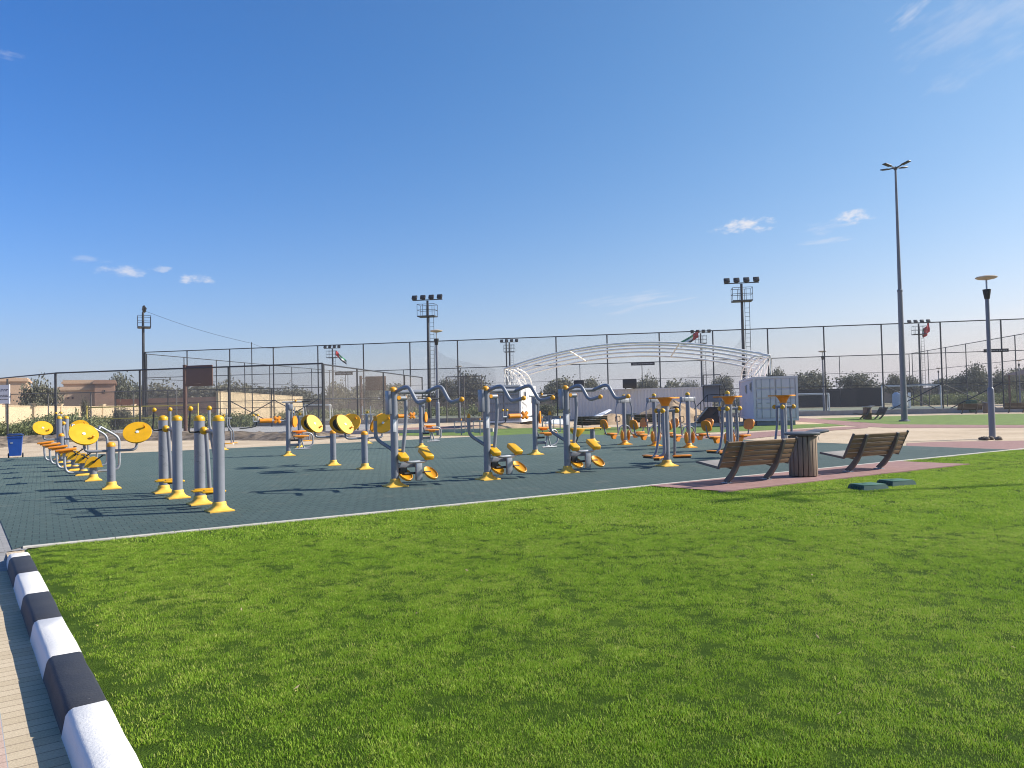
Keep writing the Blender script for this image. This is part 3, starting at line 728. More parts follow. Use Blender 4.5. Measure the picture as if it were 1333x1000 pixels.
def multi(label, loc, rz):
    t = thing('multi_gym', label, 'exercise machine', loc, rz, 'far multi gyms with orange roller and seats')
    foot(t, 0, 0, .20, .085); post(t, 0, 0, 1.80, .075)
    hb = pipe(t, 'top_bar', [(-.18, 0, 1.83), (.45, 0, 1.84), (.78, 0, 1.87)], .028, 'galv', .1)
    pipe(hb, 'grip', [(.48, 0, 1.845), (.79, 0, 1.872)], .03, 'black_metal'); balls(hb, 'knob', [(.26, -.05, 1.88)], .04, 'amber')
    pipe(t, 'lever', [(.12, 0, 1.80), (.16, 0, 1.5), (.09, 0, .8)], .03, 'grey_paint', .2)
    plate(t, 'pivot_block', (.08, -.03, 1.66), (.16, .12, .18), 'grey_paint', None, .02)
    ar = pipe(t, 'side_arm', [(-.04, 0, 1.2), (-1.15, 0, 1.2)], .028, 'galv')
    mb = MB(); mb.tube([(-.95, 0, 1.22), (-.55, 0, 1.22)], .075, 16); mb.build('roller', 'orange', ar)
    for s in (-1, 1):
        mb = MB(); mb.box((-.36, 0, 1.24), (.30, .08, .11), Matrix.Rotation(R(45*s), 3, 'Y'), .03); mb.build('leg_pad', 'orange', ar)
    for x in (-1.15, -1.0):
        k = pipe(ar, 'upright', [(x, 0, 1.2), (x, 0, 1.38)], .018, 'galv')
    balls(ar, 'knob', [(-1.15, 0, 1.41), (-1.0, 0, 1.41)], .04)
    pipe(t, 'hook_pipe', [(-1.05, 0, 1.19), (-1.05, 0, 1.04), (-1.3, 0, 1.0), (-1.6, 0, .98)], .018, 'black_metal', .08)
    disc(t, 'back_pad', (.27, .06, 1.16), (.75, -.6, 0), .20, .05, 'orange')
    pipe(t, 'pad_arm', [(.05, .03, 1.16), (.25, .07, 1.16)], .024)
    for z, y in ((.82, .12), (.66, -.14)):
        mb = MB(); mb.box((.40, y, z), (.50, .26, .05), None, .02); mb.box((.40, y, z-.05), (.2, .16, .06), None, .02); mb.build('seat', 'orange', t)
    plate(t, 'lower_beam', (.22, 0, .36), (.42, .07, .09), 'grey_paint', None, .012)
    plate(t, 'lower_beam', (.20, 0, .52), (.30, .06, .06), 'black_metal', None, .012)
    for a, b in (((.40, -.1, .64), (.33, -.1, .22)), ((.40, -.1, .64), (.52, -.1, .22))): pipe(t, 'strut', [a, b], .026, 'galv')
    pipe(t, 'foot_bar', [(.18, -.12, .22), (.72, -.12, .22)], .026, 'galv')
    pipe(t, 'side_loop', [(.50, 0, .74), (.74, 0, .76), (.86, 0, .66), (.86, 0, .36), (.70, 0, .25), (.45, 0, .25)], .028, 'galv', .1)
    pipe(t, 'rear_pipe', [(.14, .1, 1.5), (.12, .2, .9), (.3, .2, .5)], .02, 'galv', .2)
    return t
g0 = multi('multi gym with orange roller left of the double tai chi wheels', (0, 0, 0), 0)
p = G(375.5, 593.5); g0.location = (p.x, p.y, PZ); g0.rotation_euler = (0, 0, TH)
p = G(548.5, 582.5); dup(g0, (p.x, p.y, PZ), TH, 'multi gym seen under the arms of the first tall pull down machine')
p = G(697, 592); dup(g0, (p.x, p.y, PZ), TH, 'multi gym standing before the white end container')

def strider(label, loc, rz):
    t = thing('elliptical_strider', label, 'exercise machine', loc, rz, 'slim elliptical striders')
    foot(t, 0, 0, .18, .08); post(t, 0, 0, 1.28, .068); balls(t, 'top_knob', [(.03, 0, 1.38)], .06)
    pipe(t, 'cross_bar', [(-.24, 0, 1.28), (.36, 0, 1.28)], .024, 'galv')
    for k, (x, y) in enumerate(((.14, -.1), (.27, .1))):
        lg = pipe(t, 'swing_leg', [(x, y, 1.28), (x, y, .98), (x+.16, y, .72), (x+.16, y, .28)], .026, 'grey_paint', .1)
        plate(lg, 'pedal', (x+.06+.1*k, y, .26), (.32, .13, .04), 'amber', None, .018)
    for x, y in ((-.16, .1), (.14, -.1)): pipe(t, 'handle', [(x, y, 1.28), (x, y, 1.66)], .02, 'galv')
    return t
h0 = strider('slim elliptical strider peeking out behind the nearest two post walker', (0, 0, 0), 0)
p = G(290.5, 586); h0.location = (p.x, p.y, PZ); h0.rotation_euler = (0, 0, TH)
p = G(390, 582.5); dup(h0, (p.x, p.y, PZ), TH, 'slim elliptical strider right behind the leftmost multi gym')
p = G(478, 577.5); dup(h0, (p.x, p.y, PZ), TH, 'slim elliptical strider behind the double tai chi wheels')

# low sit up table with orange boards
t = thing('sit_up_table', 'low table of orange boards on a short grey post before the dark benches', 'exercise machine')
foot(t, 0, 0, .2, .1); post(t, 0, 0, .52, .095)
plate(t, 'board', (.42, 0, .56), (.80, .30, .05), 'yellow', None, .02); plate(t, 'board', (-.55, 0, .56), (1.05, .30, .05), 'amber', None, .02)
mb = MB(); n = 16; vs = []
for rx, ry, z in ((.36, .18, .55), (.34, .17, .50), (.20, .10, .36), (.07, .05, .26)):
    for k in range(n):
        a = 2*math.pi*k/n; vs.append((-.78+rx*math.cos(a), -.05+ry*math.sin(a), z))
mb.add(vs, [(i*n+k, i*n+(k+1) % n, (i+1)*n+(k+1) % n, (i+1)*n+k) for i in range(3) for k in range(n)]+[tuple(range(n-1, -1, -1)), tuple(3*n+k for k in range(n))])
mb.build('seat_funnel', 'yellow', t)
pipe(t, 'front_leg', [(-.74, -.05, .28), (-.80, -.05, .12), (-.88, -.05, .03), (-1.15, -.05, .02)], .03, 'black_metal', .06)
p = G(771.5, 576); t.location = (p.x, p.y, PZ); t.rotation_euler = (0, 0, TH)

def leg_press(label, loc, rz):
    t = thing('leg_press', label, 'exercise machine', loc, rz, 'leg presses with two orange seats')
    foot(t, 0, 0, .2, .088, 'amber'); post(t, 0, 0, 1.80, .072); cap(t, 0, 0, 1.79, .073)
    plate(t, 'hanger_block', (0, -.02, 1.62), (.44, .10, .15), 'galv', None, .015)
    for s in (-1, 1):
        hg = plate(t, 'hanger_end', (s*.27, 0, 1.62), (.10, .12, .16), 'grey_paint', None, .02)
        rd = pipe(t, 'hanging_rod', [(s*.25, 0, 1.62), (s*.36, 0, 1.46), (s*.38, 0, 1.15), (s*.30, 0, .46)], .026, 'grey_paint', .14)
        pipe(rd, 'grip_loop', [(s*.34, -.02, .86), (s*.24, -.05, .86), (s*.24, -.05, 1.06), (s*.46, -.05, 1.06), (s*.46, -.05, .86), (s*.34, -.02, .86)], .014, 'black_metal', .07, 8)
        pipe(t, 'seat_arm', [(s*.05, 0, .72), (s*.22, 0, .66), (s*.30, 0, .40), (s*.80, 0, .38), (s*.90, 0, .45), (s*.96, 0, .80)], .027, 'grey_paint', .1)
        mb = MB(); mb.box((s*.66, 0, .43), (.36, .36, .05), None, .022); mb.box((s*.66, 0, .40), (.2, .2, .05), None, .02); mb.build('seat', 'orange', t)
        mb = MB(); mb.prism([(-.13, .0), (.13, .0), (.05, -.15), (-.05, -.15)], -.05, .05, Matrix(((1, 0, 0), (0, 0, -1), (0, 1, 0))), (s*.52, 0, .38)); mb.build('seat_bracket', 'orange', t)
        mb = MB(); M = axis_m((-s*.96, 0, .25)); n = 24; pr = []
        for k in range(n):
            a = 2*math.pi*k/n; c, q = math.cos(a), math.sin(a); pr.append((.20*math.copysign(abs(c)**.7, c), .175*math.copysign(abs(q)**.7, q)))
        mb.prism(pr, -.022, .022, M, (s*.95, 0, .78)); bk = mb.build('backrest', 'orange', t, angle=50)
        mb = MB(); mb.ball((0, 0, 0), .1, 14); mb.v = [(s*.155+v[0]*.4, -.04+v[1]*.9, .34+v[2]*2.0) for v in mb.v]; mb.build('foot_plate', 'amber' if s < 0 else 'orange', t)
    return t
l0 = leg_press('leg press nearest the first long bench, partly behind it', (0, 0, 0), 0)
ps = [gx(949, 24.2), gx(897, 25.8), gx(853, 27.2), gx(813.5, 28.5)]
l0.location = (ps[0].x, ps[0].y, PZ); l0.rotation_euler = (0, 0, TH)
for q, lab in zip(ps[1:], ('leg press before the sand heap and dark stair', 'leg press just behind the triangle topped walker', 'leg press before the dark benches and the middle of the long container')):
    dup(l0, (q.x, q.y, PZ), TH, lab)

def tri_walker(label, loc, rz):
    t = thing('triple_walker', label, 'exercise machine', loc, rz, 'three armed walkers with orange triangle tops')
    foot(t, 0, 0, .21, .10); post(t, 0, 0, 1.52, .088)
    mb = MB(); n = 48; vs = []
    for z, kf in ((1.64, 1.0), (1.655, 1.02), (1.675, 1.0), (1.67, .90), (1.655, .6), (1.655, .02)):
        for k in range(n):
            a = 2*math.pi*k/n; r = .335*(1+.20*math.cos(3*(a-R(5)))) * kf
            if kf == .6: r = .2*kf
            vs.append((r*math.cos(a), r*math.sin(a), z))
    mb.add(vs, [(i*n+k, i*n+(k+1) % n, (i+1)*n+(k+1) % n, (i+1)*n+k) for i in range(5) for k in range(n)]+[tuple(range(n-1, -1, -1))])
    mb.build('table_top', 'orange', t, angle=50)
    mb = MB(); mb.lathe([(.092, 1.46), (.10, 1.50), (.13, 1.56), (.17, 1.62), (.19, 1.642)], (0, 0, 0), 24); mb.build('funnel', 'orange', t)
    for k, a in enumerate((R(-18), R(102), R(222))):
        d = Vector((math.cos(a), math.sin(a), 0)); s = Vector((-d.y, d.x, 0)); s = s if k != 2 else -s
        ax = pipe(t, 'axle', [d*.05+Vector((0, 0, 1.35)), d*.27+Vector((0, 0, 1.35))], .036, 'grey_paint')
        balls(ax, 'axle_knob', [d*.29+Vector((0, 0, 1.35))], .062, 'yellow')
        lg = pipe(t, 'swing_leg', [d*.2+Vector((0, 0, 1.33)), d*.22+Vector((0, 0, .8)), d*.24+s*(.10-.12*(k == 2))+Vector((0, 0, .30)), d*.26+s*.22+Vector((0, 0, .20))], .034, 'grey_paint', .12)
        M = Matrix.Rotation(a+R(90)*(0 if k else 0), 3, 'Z')
        mb = MB(); c = d*.42+s*.1+Vector((0, 0, .235)); mb.box(c, (.46, .17, .035), M, .016); mb.build('pedal', 'orange', t)
        mb = MB(); mb.box(c-Vector((0, 0, .04)), (.42, .14, .04), M, .012); mb.build('pedal_tray', 'dark_rubber', t)
    return t
w0 = tri_walker('triangle topped walker fully visible on the green floor', (0, 0, 0), 0)
p = G(868, 607); w0.location = (p.x, p.y, PZ); w0.rotation_euler = (0, 0, R(24))
p = gx(951, 20.0); dup(w0, (p.x, p.y, PZ), R(24), 'triangle topped walker directly behind the first long bench')
p = gx(1022, 21.3); dup(w0, (p.x, p.y, PZ), R(24), 'triangle topped walker behind the slatted litter bin')
# ------------------------------------------------------------------ benches and bins
def bench(label, loc, rz, wood='bench_wood', group='slatted park benches on curved legs'):
    t = thing('park_bench', label, 'bench', loc, rz, group)
    HL = .89
    def board(name, y0, z0, y1, z1, n, parent):
        d = Vector((0, y1-y0, z1-z0)); L_ = d.length; a = math.atan2(d.z, d.y); M = Matrix.Rotation(a, 3, 'X'); w = L_/n
        for i in range(n):
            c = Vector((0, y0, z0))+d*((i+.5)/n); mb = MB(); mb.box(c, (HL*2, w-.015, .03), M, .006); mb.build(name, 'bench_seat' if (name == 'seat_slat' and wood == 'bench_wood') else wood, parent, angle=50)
    bk = [(-.27, .325), (-.505, .805)]
    board('back_slat', bk[0][0], bk[0][1], bk[1][0], bk[1][1], 5, t)
    board('seat_slat', -.235, .322, .30, .40, 6, t)
    for s in (-1, 1):
        cl = [(.0, .0), (-.13, .13), (-.245, .27), (-.335, .42), (-.42, .60), (-.495, .79)]
        left = []; right = []
        for i, (y, z) in enumerate(cl):
            a = Vector(cl[max(i-1, 0)]); b = Vector(cl[min(i+1, 5)]); d = (b-a).normalized(); nn = Vector((-d.y, d.x)); w = .058-.006*i
            left.append((y+nn.x*w-.045, z+nn.y*w)); right.append((y-nn.x*w-.045, z-nn.y*w))
        poly = left+right[::-1]; poly = [(y, max(z, 0)) for y, z in poly]
        mb = MB(); M = Matrix(((0, 0, 1), (1, 0, 0), (0, 1, 0))); mb.prism(poly, s*.52-.028, s*.52+.028, M)
        lg = mb.build('leg', 'brown_leg', t, angle=45)
        mb = MB(); mb.box((s*.52, -.06, .006), (.13, .18, .012), None, .004)
        for q in (-.04, .04): mb.lathe([(.016, .012), (.014, .028), (.001, .03)], (s*.52+q, -.10, 0), 8)
        mb.build('foot_plate', 'galv', lg)
        mb = MB(); mb.prism([(-.36, .34), (-.24, .26), (.20, .345), (.19, .365), (-.24, .298), (-.36, .42)], s*.52-.02, s*.52+.02, M); mb.build('seat_bracket', 'brown_leg', t, angle=45)
        mb = MB(); mb.prism([(-.535, .815), (-.495, .83), (-.245, .345), (.31, .42), (.32, .38), (-.27, .295)], s*HL-.012+s*.014, s*HL+.012+s*.014, M); mb.build('end_trim', 'brown_leg', t, angle=45)
    return t
timber('bench_seat', (.27, .245, .22), (.40, .37, .34)); mat('brown_leg', (.125, .11, .10), .5, .1, .15, 6)  # weathered grey seat timber, paled by the grazing sun sheen painted in
def bench_at(pa, pb):
    a, b = G(*pa, .02), G(*pb, .02); m_ = (a+b)/2; return (m_.x, m_.y, .018), math.atan2((b-a).y, (b-a).x)
loc, rz = bench_at((941, 628), (996, 624))
be0 = bench('wooden slatted bench left of the litter bin, seen from behind', loc, R(29))
loc, rz = bench_at((1100.5, 613.5), (1141, 610)); dup(be0, loc, R(30), 'wooden slatted bench right of the litter bin, above the green valve boxes')
be0.location = bench_at((941, 628), (996, 624))[0]

def slat_bin(label, loc, rz, wood='bin_wood'):
    t = thing('litter_bin', label, 'litter bin', loc, rz, 'round bins clad in upright wooden slats')
    n = 18
    for k in range(n):
        a = 2*math.pi*k/n; M = Matrix.Rotation(a, 3, 'Z'); r = .262
        mb = MB(); mb.box(M @ Vector((r, 0, .41)), (.026, .079, .79), M, .005); mb.build('slat', wood, t, angle=50)
    mb = MB(); mb.lathe([(.245, .03), (.245, .80)], (0, 0, 0), 28); mb.build('liner', 'black_metal', t)
    mb = MB(); mb.lathe([(.33, .825), (.345, .84), (.345, .865), (.31, .885), (.001, .892)], (0, 0, 0), 32); mb.build('lid', 'lid_grey', t, angle=50)
    mb = MB(); mb.box((.36, -.02, .885), (.26, .40, .05), Matrix.Rotation(R(-8), 3, 'Y'), .015); mb.build('lid_flap', 'lid_grey', t)
    pipe(t, 'latch', [(.30, -.08, .86), (.33, -.09, .74), (.34, -.09, .70)], .006, 'galv', .02, 6)
    return t
mat('lid_grey', (.10, .105, .115), .5, .1, .1)
p = G(1046, 619.5, .02); lb0 = slat_bin('large slatted litter bin between the two nearest benches', (p.x, p.y, .018), R(20))

# dark benches and bins farther off
bd = bench('dark bench in front of the leaning white sheets', (0, 0, 0), 0, 'shaded_wood', 'dark benches far across the park')
p = gx(770, 44.0); bd.location = (p.x, p.y, 0); bd.rotation_euler = (0, 0, R(-6))
def mv(px, Y, z=0.): q = gx(px, Y); return (q.x, q.y, z)
dup(bd, mv(845, 46.5), R(-6), 'dark bench at the foot of the sand heap')
dup(bd, mv(1261, 61.5), R(-10), 'dark bench under the tall fence between two bins')
dup(bd, mv(1322, 61.0), R(-10), 'dark bench at the right edge of the photo')
dup(bd, mv(1121, 53.2), R(76), 'dark bench seen end on, left of its bin')
dup(bd, mv(1141, 52.4), R(80), 'dark bench seen end on, right of its bin')
for px, Y, lab in ((817, 45, 'small dark slatted bin between two dark benches'), (1285.5, 61.3, 'small dark bin next to the dark bench under the tall fence'), (1129.5, 53, 'brown slatted bin between two end on benches')):
    dup(lb0, mv(px, Y), R(20), lab)

# wheelie bins
def wheelie(label, loc, rz, body, lid):
    t = thing('wheelie_bin', label, 'wheelie bin', loc, rz)
    mb = MB(); n = 4; vs = []
    for z, w, d in ((.09, .22, .24), (.5, .25, .29), (.95, .285, .34)):
        vs += [(-w, -d, z), (w, -d, z), (w, d, z), (-w, d, z)]
    mb.add(vs, [(i*4+k, i*4+(k+1) % 4, (i+1)*4+(k+1) % 4, (i+1)*4+k) for i in range(2) for k in range(4)]+[(3, 2, 1, 0), (8, 9, 10, 11)])
    mb.box((0, -.335, .92), (.60, .05, .05)); mb.build('body', body, t, angle=30)
    mb = MB(); mb.box((0, -.01, 1.0), (.62, .76, .05), None, .02); mb.box((0, -.03, 1.035), (.5, .56, .04), None, .018); l = mb.build('lid', lid, t)
    pipe(l, 'handle', [(-.2, .36, 1.0), (-.2, .44, 1.0), (.2, .44, 1.0), (.2, .36, 1.0)], .018, lid, .04, 8)
    for s in (-1, 1):
        mb = MB(); mb.lathe([(.09, -.03), (.1, -.02), (.1, .02), (.09, .03)], (s*.27, .27, .1), 18, axis_m((1, 0, 0))); mb.build('wheel', 'dark_rubber', t)
    mb = MB(); mb.box((-.12, -.315, .66), (.10, .012, .05), Matrix.Rotation(R(-6), 3, 'X')); mb.build('badge', 'galv', t)
    return t
p = G(20, 596); wheelie('blue wheelie bin on the sand at the left edge', (p.x, p.y, 0), R(30), 'blue_plastic', 'blue_lid').scale = (.84, .84, .86)
p = gx(1265.5, 64.2); wheelie('dark green wheelie bin peeping over the dark bench by the fence', (p.x, p.y, 0), R(0), 'green_plastic', 'green_plastic')

# valve boxes on the lawn
for (pa, lab) in (((1130, 636.5), 'green valve box on the grass nearer the camera'), ((1166.5, 631), 'green valve box on the grass nearer the right bench')):
    p = G(*pa); t = thing('valve_box', lab, 'valve box', (p.x, p.y, 0), R(16), 'green valve boxes in the lawn')
    mb = MB(); vs = []
    for z, a in ((-.01, .265), (.075, .235)): vs += [(-a, -a*.78, z), (a, -a*.78, z), (a, a*.78, z), (-a, a*.78, z)]
    mb.add(vs, [(k, (k+1) % 4, 4+(k+1) % 4, 4+k) for k in range(4)]+[(3, 2, 1, 0), (4, 5, 6, 7)])
    for s in (-1, 1):
        for k in range(5): mb.box((s*.252, -.12+k*.06, .035), (.02, .02, .05))
    mb.build('box', 'green_plastic', t, angle=20)
    mb = MB(); mb.box((0, 0, .082), (.45, .34, .016), None, .005); mb.box((0, .08, .093), (.1, .03, .008), None, .003); mb.build('cover', 'valve_green', t)

# ------------------------------------------------------------------ lamps
def park_lamp(label, loc, group='mushroom topped park lamps'):
    t = thing('park_lamp', label, 'lamp post', loc, 0, group)
    mb = MB(); mb.lathe([(.105, 0), (.105, 1.72), (.098, 1.76), (.066, 1.80)], (0, 0, 0), 18); mb.build('lower_sleeve', 'lamp_steel', t)
    mb = MB(); mb.tube([(0, 0, 1.8), (0, 0, 5.05)], .066, 16); mb.build('pole', 'lamp_steel', t)
    mb = MB(); mb.lathe([(.07, 4.92), (.085, 4.94), (.13, 5.22), (.135, 5.27), (.06, 5.28)], (0, 0, 0), 16); mb.build('collar', 'black_metal', t)
    mb = MB(); mb.tube([(0, 0, 5.27), (0, 0, 5.64)], .03, 10); mb.build('stem', 'galv', t)
    mb = MB(); mb.lathe([(.04, 5.60), (.28, 5.645), (.345, 5.68), (.35, 5.70), (.3, 5.73), (.1, 5.765), (.001, 5.77)], (0, 0, 0), 28); mb.build('lamp_dish', 'lamp_dish', t)
    return t
p = G(1292, 571); pl0 = park_lamp('nearest mushroom park lamp standing at the edge of the red paving', (p.x, p.y, 0))
for px, Y, lab in ((570.5, 42, 'mushroom park lamp before the netted courts beside a floodlight mast'), (598.5, 81, 'thin distant mushroom park lamp left of the white end container'),
                   (1073.5, 69, 'mushroom park lamp right of the pale container, before the black screen'), (1223.5, 120, 'small far lamp seen through the side fence behind the goal'),
                   (1329, 98, 'far lamp at the right edge of the photo'), (1090.5, 165, 'tiniest far lamp above the trees left of the tall lamp')):
    dup(pl0, mv(px, Y), 0, lab)
p = G(1287, 572.5); mb = MB(); rnd = random.Random(4)
def rock(mb, c, r, rnd, fl=.7):
    bm = bmesh.new(); bmesh.ops.create_icosphere(bm, subdivisions=2, radius=r)
    vs = [(c[0]+v.co.x*rnd.uniform(.8, 1.2), c[1]+v.co.y*rnd.uniform(.8, 1.2), c[2]+v.co.z*fl*rnd.uniform(.8, 1.2)) for v in bm.verts]
    bm.verts.index_update(); fs = [tuple(v.index for v in f.verts) for f in bm.faces]; bm.free(); mb.add(vs, fs)
for k in range(9): rock(mb, (rnd.uniform(-.3, .3), rnd.uniform(-.2, .1), .04), rnd.uniform(.06, .12), rnd)
o = mb.build('earth_clods', 'soil', None, True); o.location = p; tag(o, 'small heap of dark earth clods at the nearest lamp foot', 'earth heap')

def tall_lamp(label, loc, rz, H=15.6):
    t = thing('tall_lamp', label, 'lamp post', loc, rz, 'tall four headed lamps')
    mb = MB(); mb.tube([(0, 0, 0), (0, 0, 8.0)], [.185, .14], 16); mb.lathe([(.36, 0), (.36, .06), (.22, .10)], (0, 0, 0), 4); mb.build('lower_pole', 'tall_lamp_steel', t)
    mb = MB(); mb.tube([(0, 0, 8.0), (0, 0, H)], [.115, .06], 14); mb.lathe([(.16, 7.95), (.16, 8.06), (.12, 8.1)], (0, 0, 0), 14); mb.build('upper_pole', 'tall_lamp_steel', t)
    mb = MB(); mb.lathe([(.1, H-.1), (.12, H), (.001, H+.12)], (0, 0, 0), 12); mb.build('top_cap', 'black_metal', t)
    for k in range(4):
        a = R(90*k+25); M = Matrix.Rotation(a, 3, 'Z') @ Matrix.Rotation(R(-9), 3, 'Y')
        mb = MB(); mb.box(M @ Vector((.30, 0, 0))+Vector((0, 0, H)), (.5, .06, .06), M); am = mb.build('arm', 'black_metal', t)
        mb = MB(); mb.box(M @ Vector((.74, 0, .0))+Vector((0, 0, H)), (.56, .27, .07), M, .03); mb.build('lamp_head', 'black_metal', am)
    return t
p = G(1177.5, 548.5); tl0 = tall_lamp('tall four headed lamp post on the bright far lawn', (p.x, p.y, 0), 0)
# its neighbour stands outside the frame; its shadow falls across the lawn
SUN_AZ = Vector((.987, .16, 0)).normalized(); SUN_EL = R(35.5)
tip = (G(1000, 646)); q = tip + SUN_AZ*(15.6/math.tan(SUN_EL)); dup(tl0, (q.x, q.y, 0), R(10), 'tall four headed lamp post to the right of the lawn')

# ------------------------------------------------------------------ floodlight masts
def mast(label, loc, rz, H=12.):
    t = thing('floodlight_mast', label, 'floodlight mast', loc, rz, 'floodlight masts round the pitch')
    mb = MB(); mb.tube([(0, 0, 0), (0, 0, H-.2)], [.17, .11], 10); mb.build('pole', 'fence_steel', t)
    mb = MB(); z0 = H-1.75; hw, hd = .85, .6
    mb.box((0, -.1, z0), (hw*2, hd*2, .10))
    for x in (-hw, -.3, .3, hw):
        for y in (-hd-.1, hd-.1): mb.tube([(x, y, z0), (x, y, z0+1.15)], .022, 5)
    for z in (.6, 1.15):
        q = [(-hw, -hd-.1, z0+z), (hw, -hd-.1, z0+z), (hw, hd-.1, z0+z), (-hw, hd-.1, z0+z), (-hw, -hd-.1, z0+z)]
        for k in range(4): mb.tube([q[k], q[k+1]], .022, 5)
    mb.build('basket', 'fence_steel', t, angle=30)
    mb = MB(); lx = .42
    for x in (lx-.2, lx+.2): mb.tube([(x, -.12, .3), (x, -.12, z0)], .025, 5)
    for k in range(int((z0-.5)/.38)): mb.tube([(lx-.2, -.12, .5+k*.38), (lx+.2, -.12, .5+k*.38)], .016, 5)
    mb.build('ladder', 'fence_steel', t, angle=30)
    mb = MB(); mb.box((0, 0, H-.12), (3.0, .1, .08)); mb.build('cross_arm', 'fence_steel', t)
    for k in range(4):
        mb = MB(); x = -1.26+.84*k; M = Matrix.Rotation(R(-35), 3, 'X'); mb.box((x, -.12, H+.14), (.52, .22, .42), M, .04); mb.box((x, 0, H-.03), (.3, .06, .14))
        mb.build('floodlight', 'black_metal', t)
    return t
DF = math.atan2(-.177, 1.)
EL = Vector((.98, -.2, 0)).normalized(); ED = Vector((.2, .98, 0)).normalized()
def atV(px, Y): q = gx(px, Y); return (q.x, q.y, 0)
mk = mast('floodlight mast at the left court corner with its lamps edge on', (0, 0, 0), 0)
mk.location = atV(187.5, 78.2); mk.rotation_euler = (0, 0, R(117))
dup(mk, atV(559.5, 74.3), DF, 'near floodlight mast with ladder behind the first tall pull down machine')
dup(mk, atV(970.5, 68.0), DF, 'near floodlight mast rising over the pale container')
dup(mk, atV(434, 132), DF, 'far floodlight mast left of centre with a drooping flag')
dup(mk, atV(665, 127.5), DF, 'far floodlight mast above the left end of the white arched frame')
dup(mk, atV(915, 118), DF, 'far floodlight mast with flag above the right of the arched frame')
dup(mk, atV(1200, 110), DF, 'far floodlight mast with red flag beside the tall lamp post')

# flags
def flag(label, p0, p1, wid, sag=.25, red=.27):
    """cloth hanging from p0 (hoist) towards p1"""
    mb = MB(); a, b = Vector(p0), Vector(p1); n = 14; m_ = 6; d = b-a; side = Vector((0, 0, -1)); vs = []
    for i in range(n+1):
        s = i/n; c = a+d*s+Vector((0, .18*math.sin(s*9), -sag*math.sin(math.pi*s)))
        for j in range(m_+1): vs.append(c+side*wid*(j/m_-.5)*(1-.15*s)+Vector((0, .08*math.sin(s*11+j), 0)))
    fs = []; mi = []
    for i in range(n):
        for j in range(m_):
            fs.append((i*(m_+1)+j, i*(m_+1)+j+1, (i+1)*(m_+1)+j+1, (i+1)*(m_+1)+j)); mi.append(0 if i < n*red else 1+j//2)
    mb.v = [tuple(v) for v in vs]; mb.f = fs; mb.mi = mi
    o = mb.build('flag', ['flag_red', 'flag_green', 'flag_white', 'flag_black'], None, True)
    sol = o.modifiers.new('thick', 'SOLIDIFY'); sol.thickness = .01
    return tag(o, label, 'flag', 'flags on the far floodlight masts')
flag('red, green, white and black flag streaming left from the far mast above the arched frame', V(909, 434.5, 117.5), V(886, 449, 117.5), 1.1, .1)
flag('red, green, white and black flag drooping right from the far mast left of centre', V(437, 459, 131.5), V(451, 472, 131.5), .9, .1)
flag('mostly red flag on the far mast beside the tall lamp post', V(1210, 425, 109.5), V(1201, 435, 109.5), 1.5, .1, .75)

# ------------------------------------------------------------------ fences
def fence(name, label, cat, pts, H, spacing, rails, net, pr=.05, braces=(), group=None, pm='fence_steel', ends=True, netz=(0.05, None), curved=0):
    o0 = Vector(pts[0]); o0.z = 0
    t = thing(name, label, cat, o0, 0, group)
    P = [Vector((p[0], p[1], 0))-o0 for p in pts]
    for i in range(len(P)-1):
        a, b = P[i], P[i+1]; L_ = (b-a).length; n = max(1, round(L_/spacing))
        for k in range(n+(1 if i == len(P)-2 else 0)):
            q = a.lerp(b, k/n); mb = MB(); mb.tube([q, q+Vector((0, 0, H))], pr, 8); mb.build('post', pm, t)
        mb = MB()
        for z in rails: mb.tube([a+Vector((0, 0, z)), b+Vector((0, 0, z))], pr*.8 if z > H-.1 else pr*.55, 6)
        mb.build('rail', pm, t)
        for k in braces:
            if k < n:
                q0, q1 = a.lerp(b, k/n), a.lerp(b, (k+1)/n); mb = MB(); z1 = rails[0] if rails[0] > 1 else rails[1]
                mb.tube([q0+Vector((0, 0, .1)), q1+Vector((0, 0, z1))], .045, 6); mb.tube([q1+Vector((0, .1, .1)), q0+Vector((0, .1, z1))], .045, 6); mb.build('brace', 'fence_steel', t)
        if net:
            z0 = netz[0]; z1 = netz[1] or H-.03; mb = MB(); off = Vector((0, .06, 0))
            mb.quad(a+off+Vector((0, 0, z0)), b+off+Vector((0, 0, z0)), b+off+Vector((0, 0, z1)), a+off+Vector((0, 0, z1)), [(0, z0), (L_, z0), (L_, z1), (0, z1)])
            mb.build('netting', net, t, False)
    return t
NL = gx(190, 78.2); NR = Vector((48.5, 62.8, 0)); FR = Vector((58.3, 111.7, 0)); FL = Vector((-27.5, 127, 0))
dN = (NR-NL).normalized(); NR2 = NL+dN*88.92
fence('pitch_fence', 'tall near pitch fence of dark posts and thin netting across the whole view', 'fence', [NL, NR2], 7.75, 4.68, (.15, 2.5, 5.1, 7.72), 'chain_link', .062, (2, 3, 8, 9, 15, 16))
fence('pitch_fence', 'tall pitch side fence running away from the left floodlight mast', 'fence', [NL+ED*.2, FL], 7.6, 6.5, (2.5, 5.0, 7.55), 'chain_link', .055)
fence('pitch_fence', 'tall pitch side fence running away behind the right goal', 'fence', [NR2+ED*.3, FR], 7.7, 6.2, (2.5, 5.0, 7.65), 'chain_link', .055)
fence('pitch_fence', 'far pitch fence behind the containers and the black screen', 'fence', [FL+EL*.4, FR-EL*.4], 7.6, 9.8, (2.5, 5.0, 7.55), 'chain_link', .055)
mb = MB(); a_, b_ = NL+Vector((0, .2, 0)), NR2+Vector((0, .2, 0)); L_ = (b_-a_).length
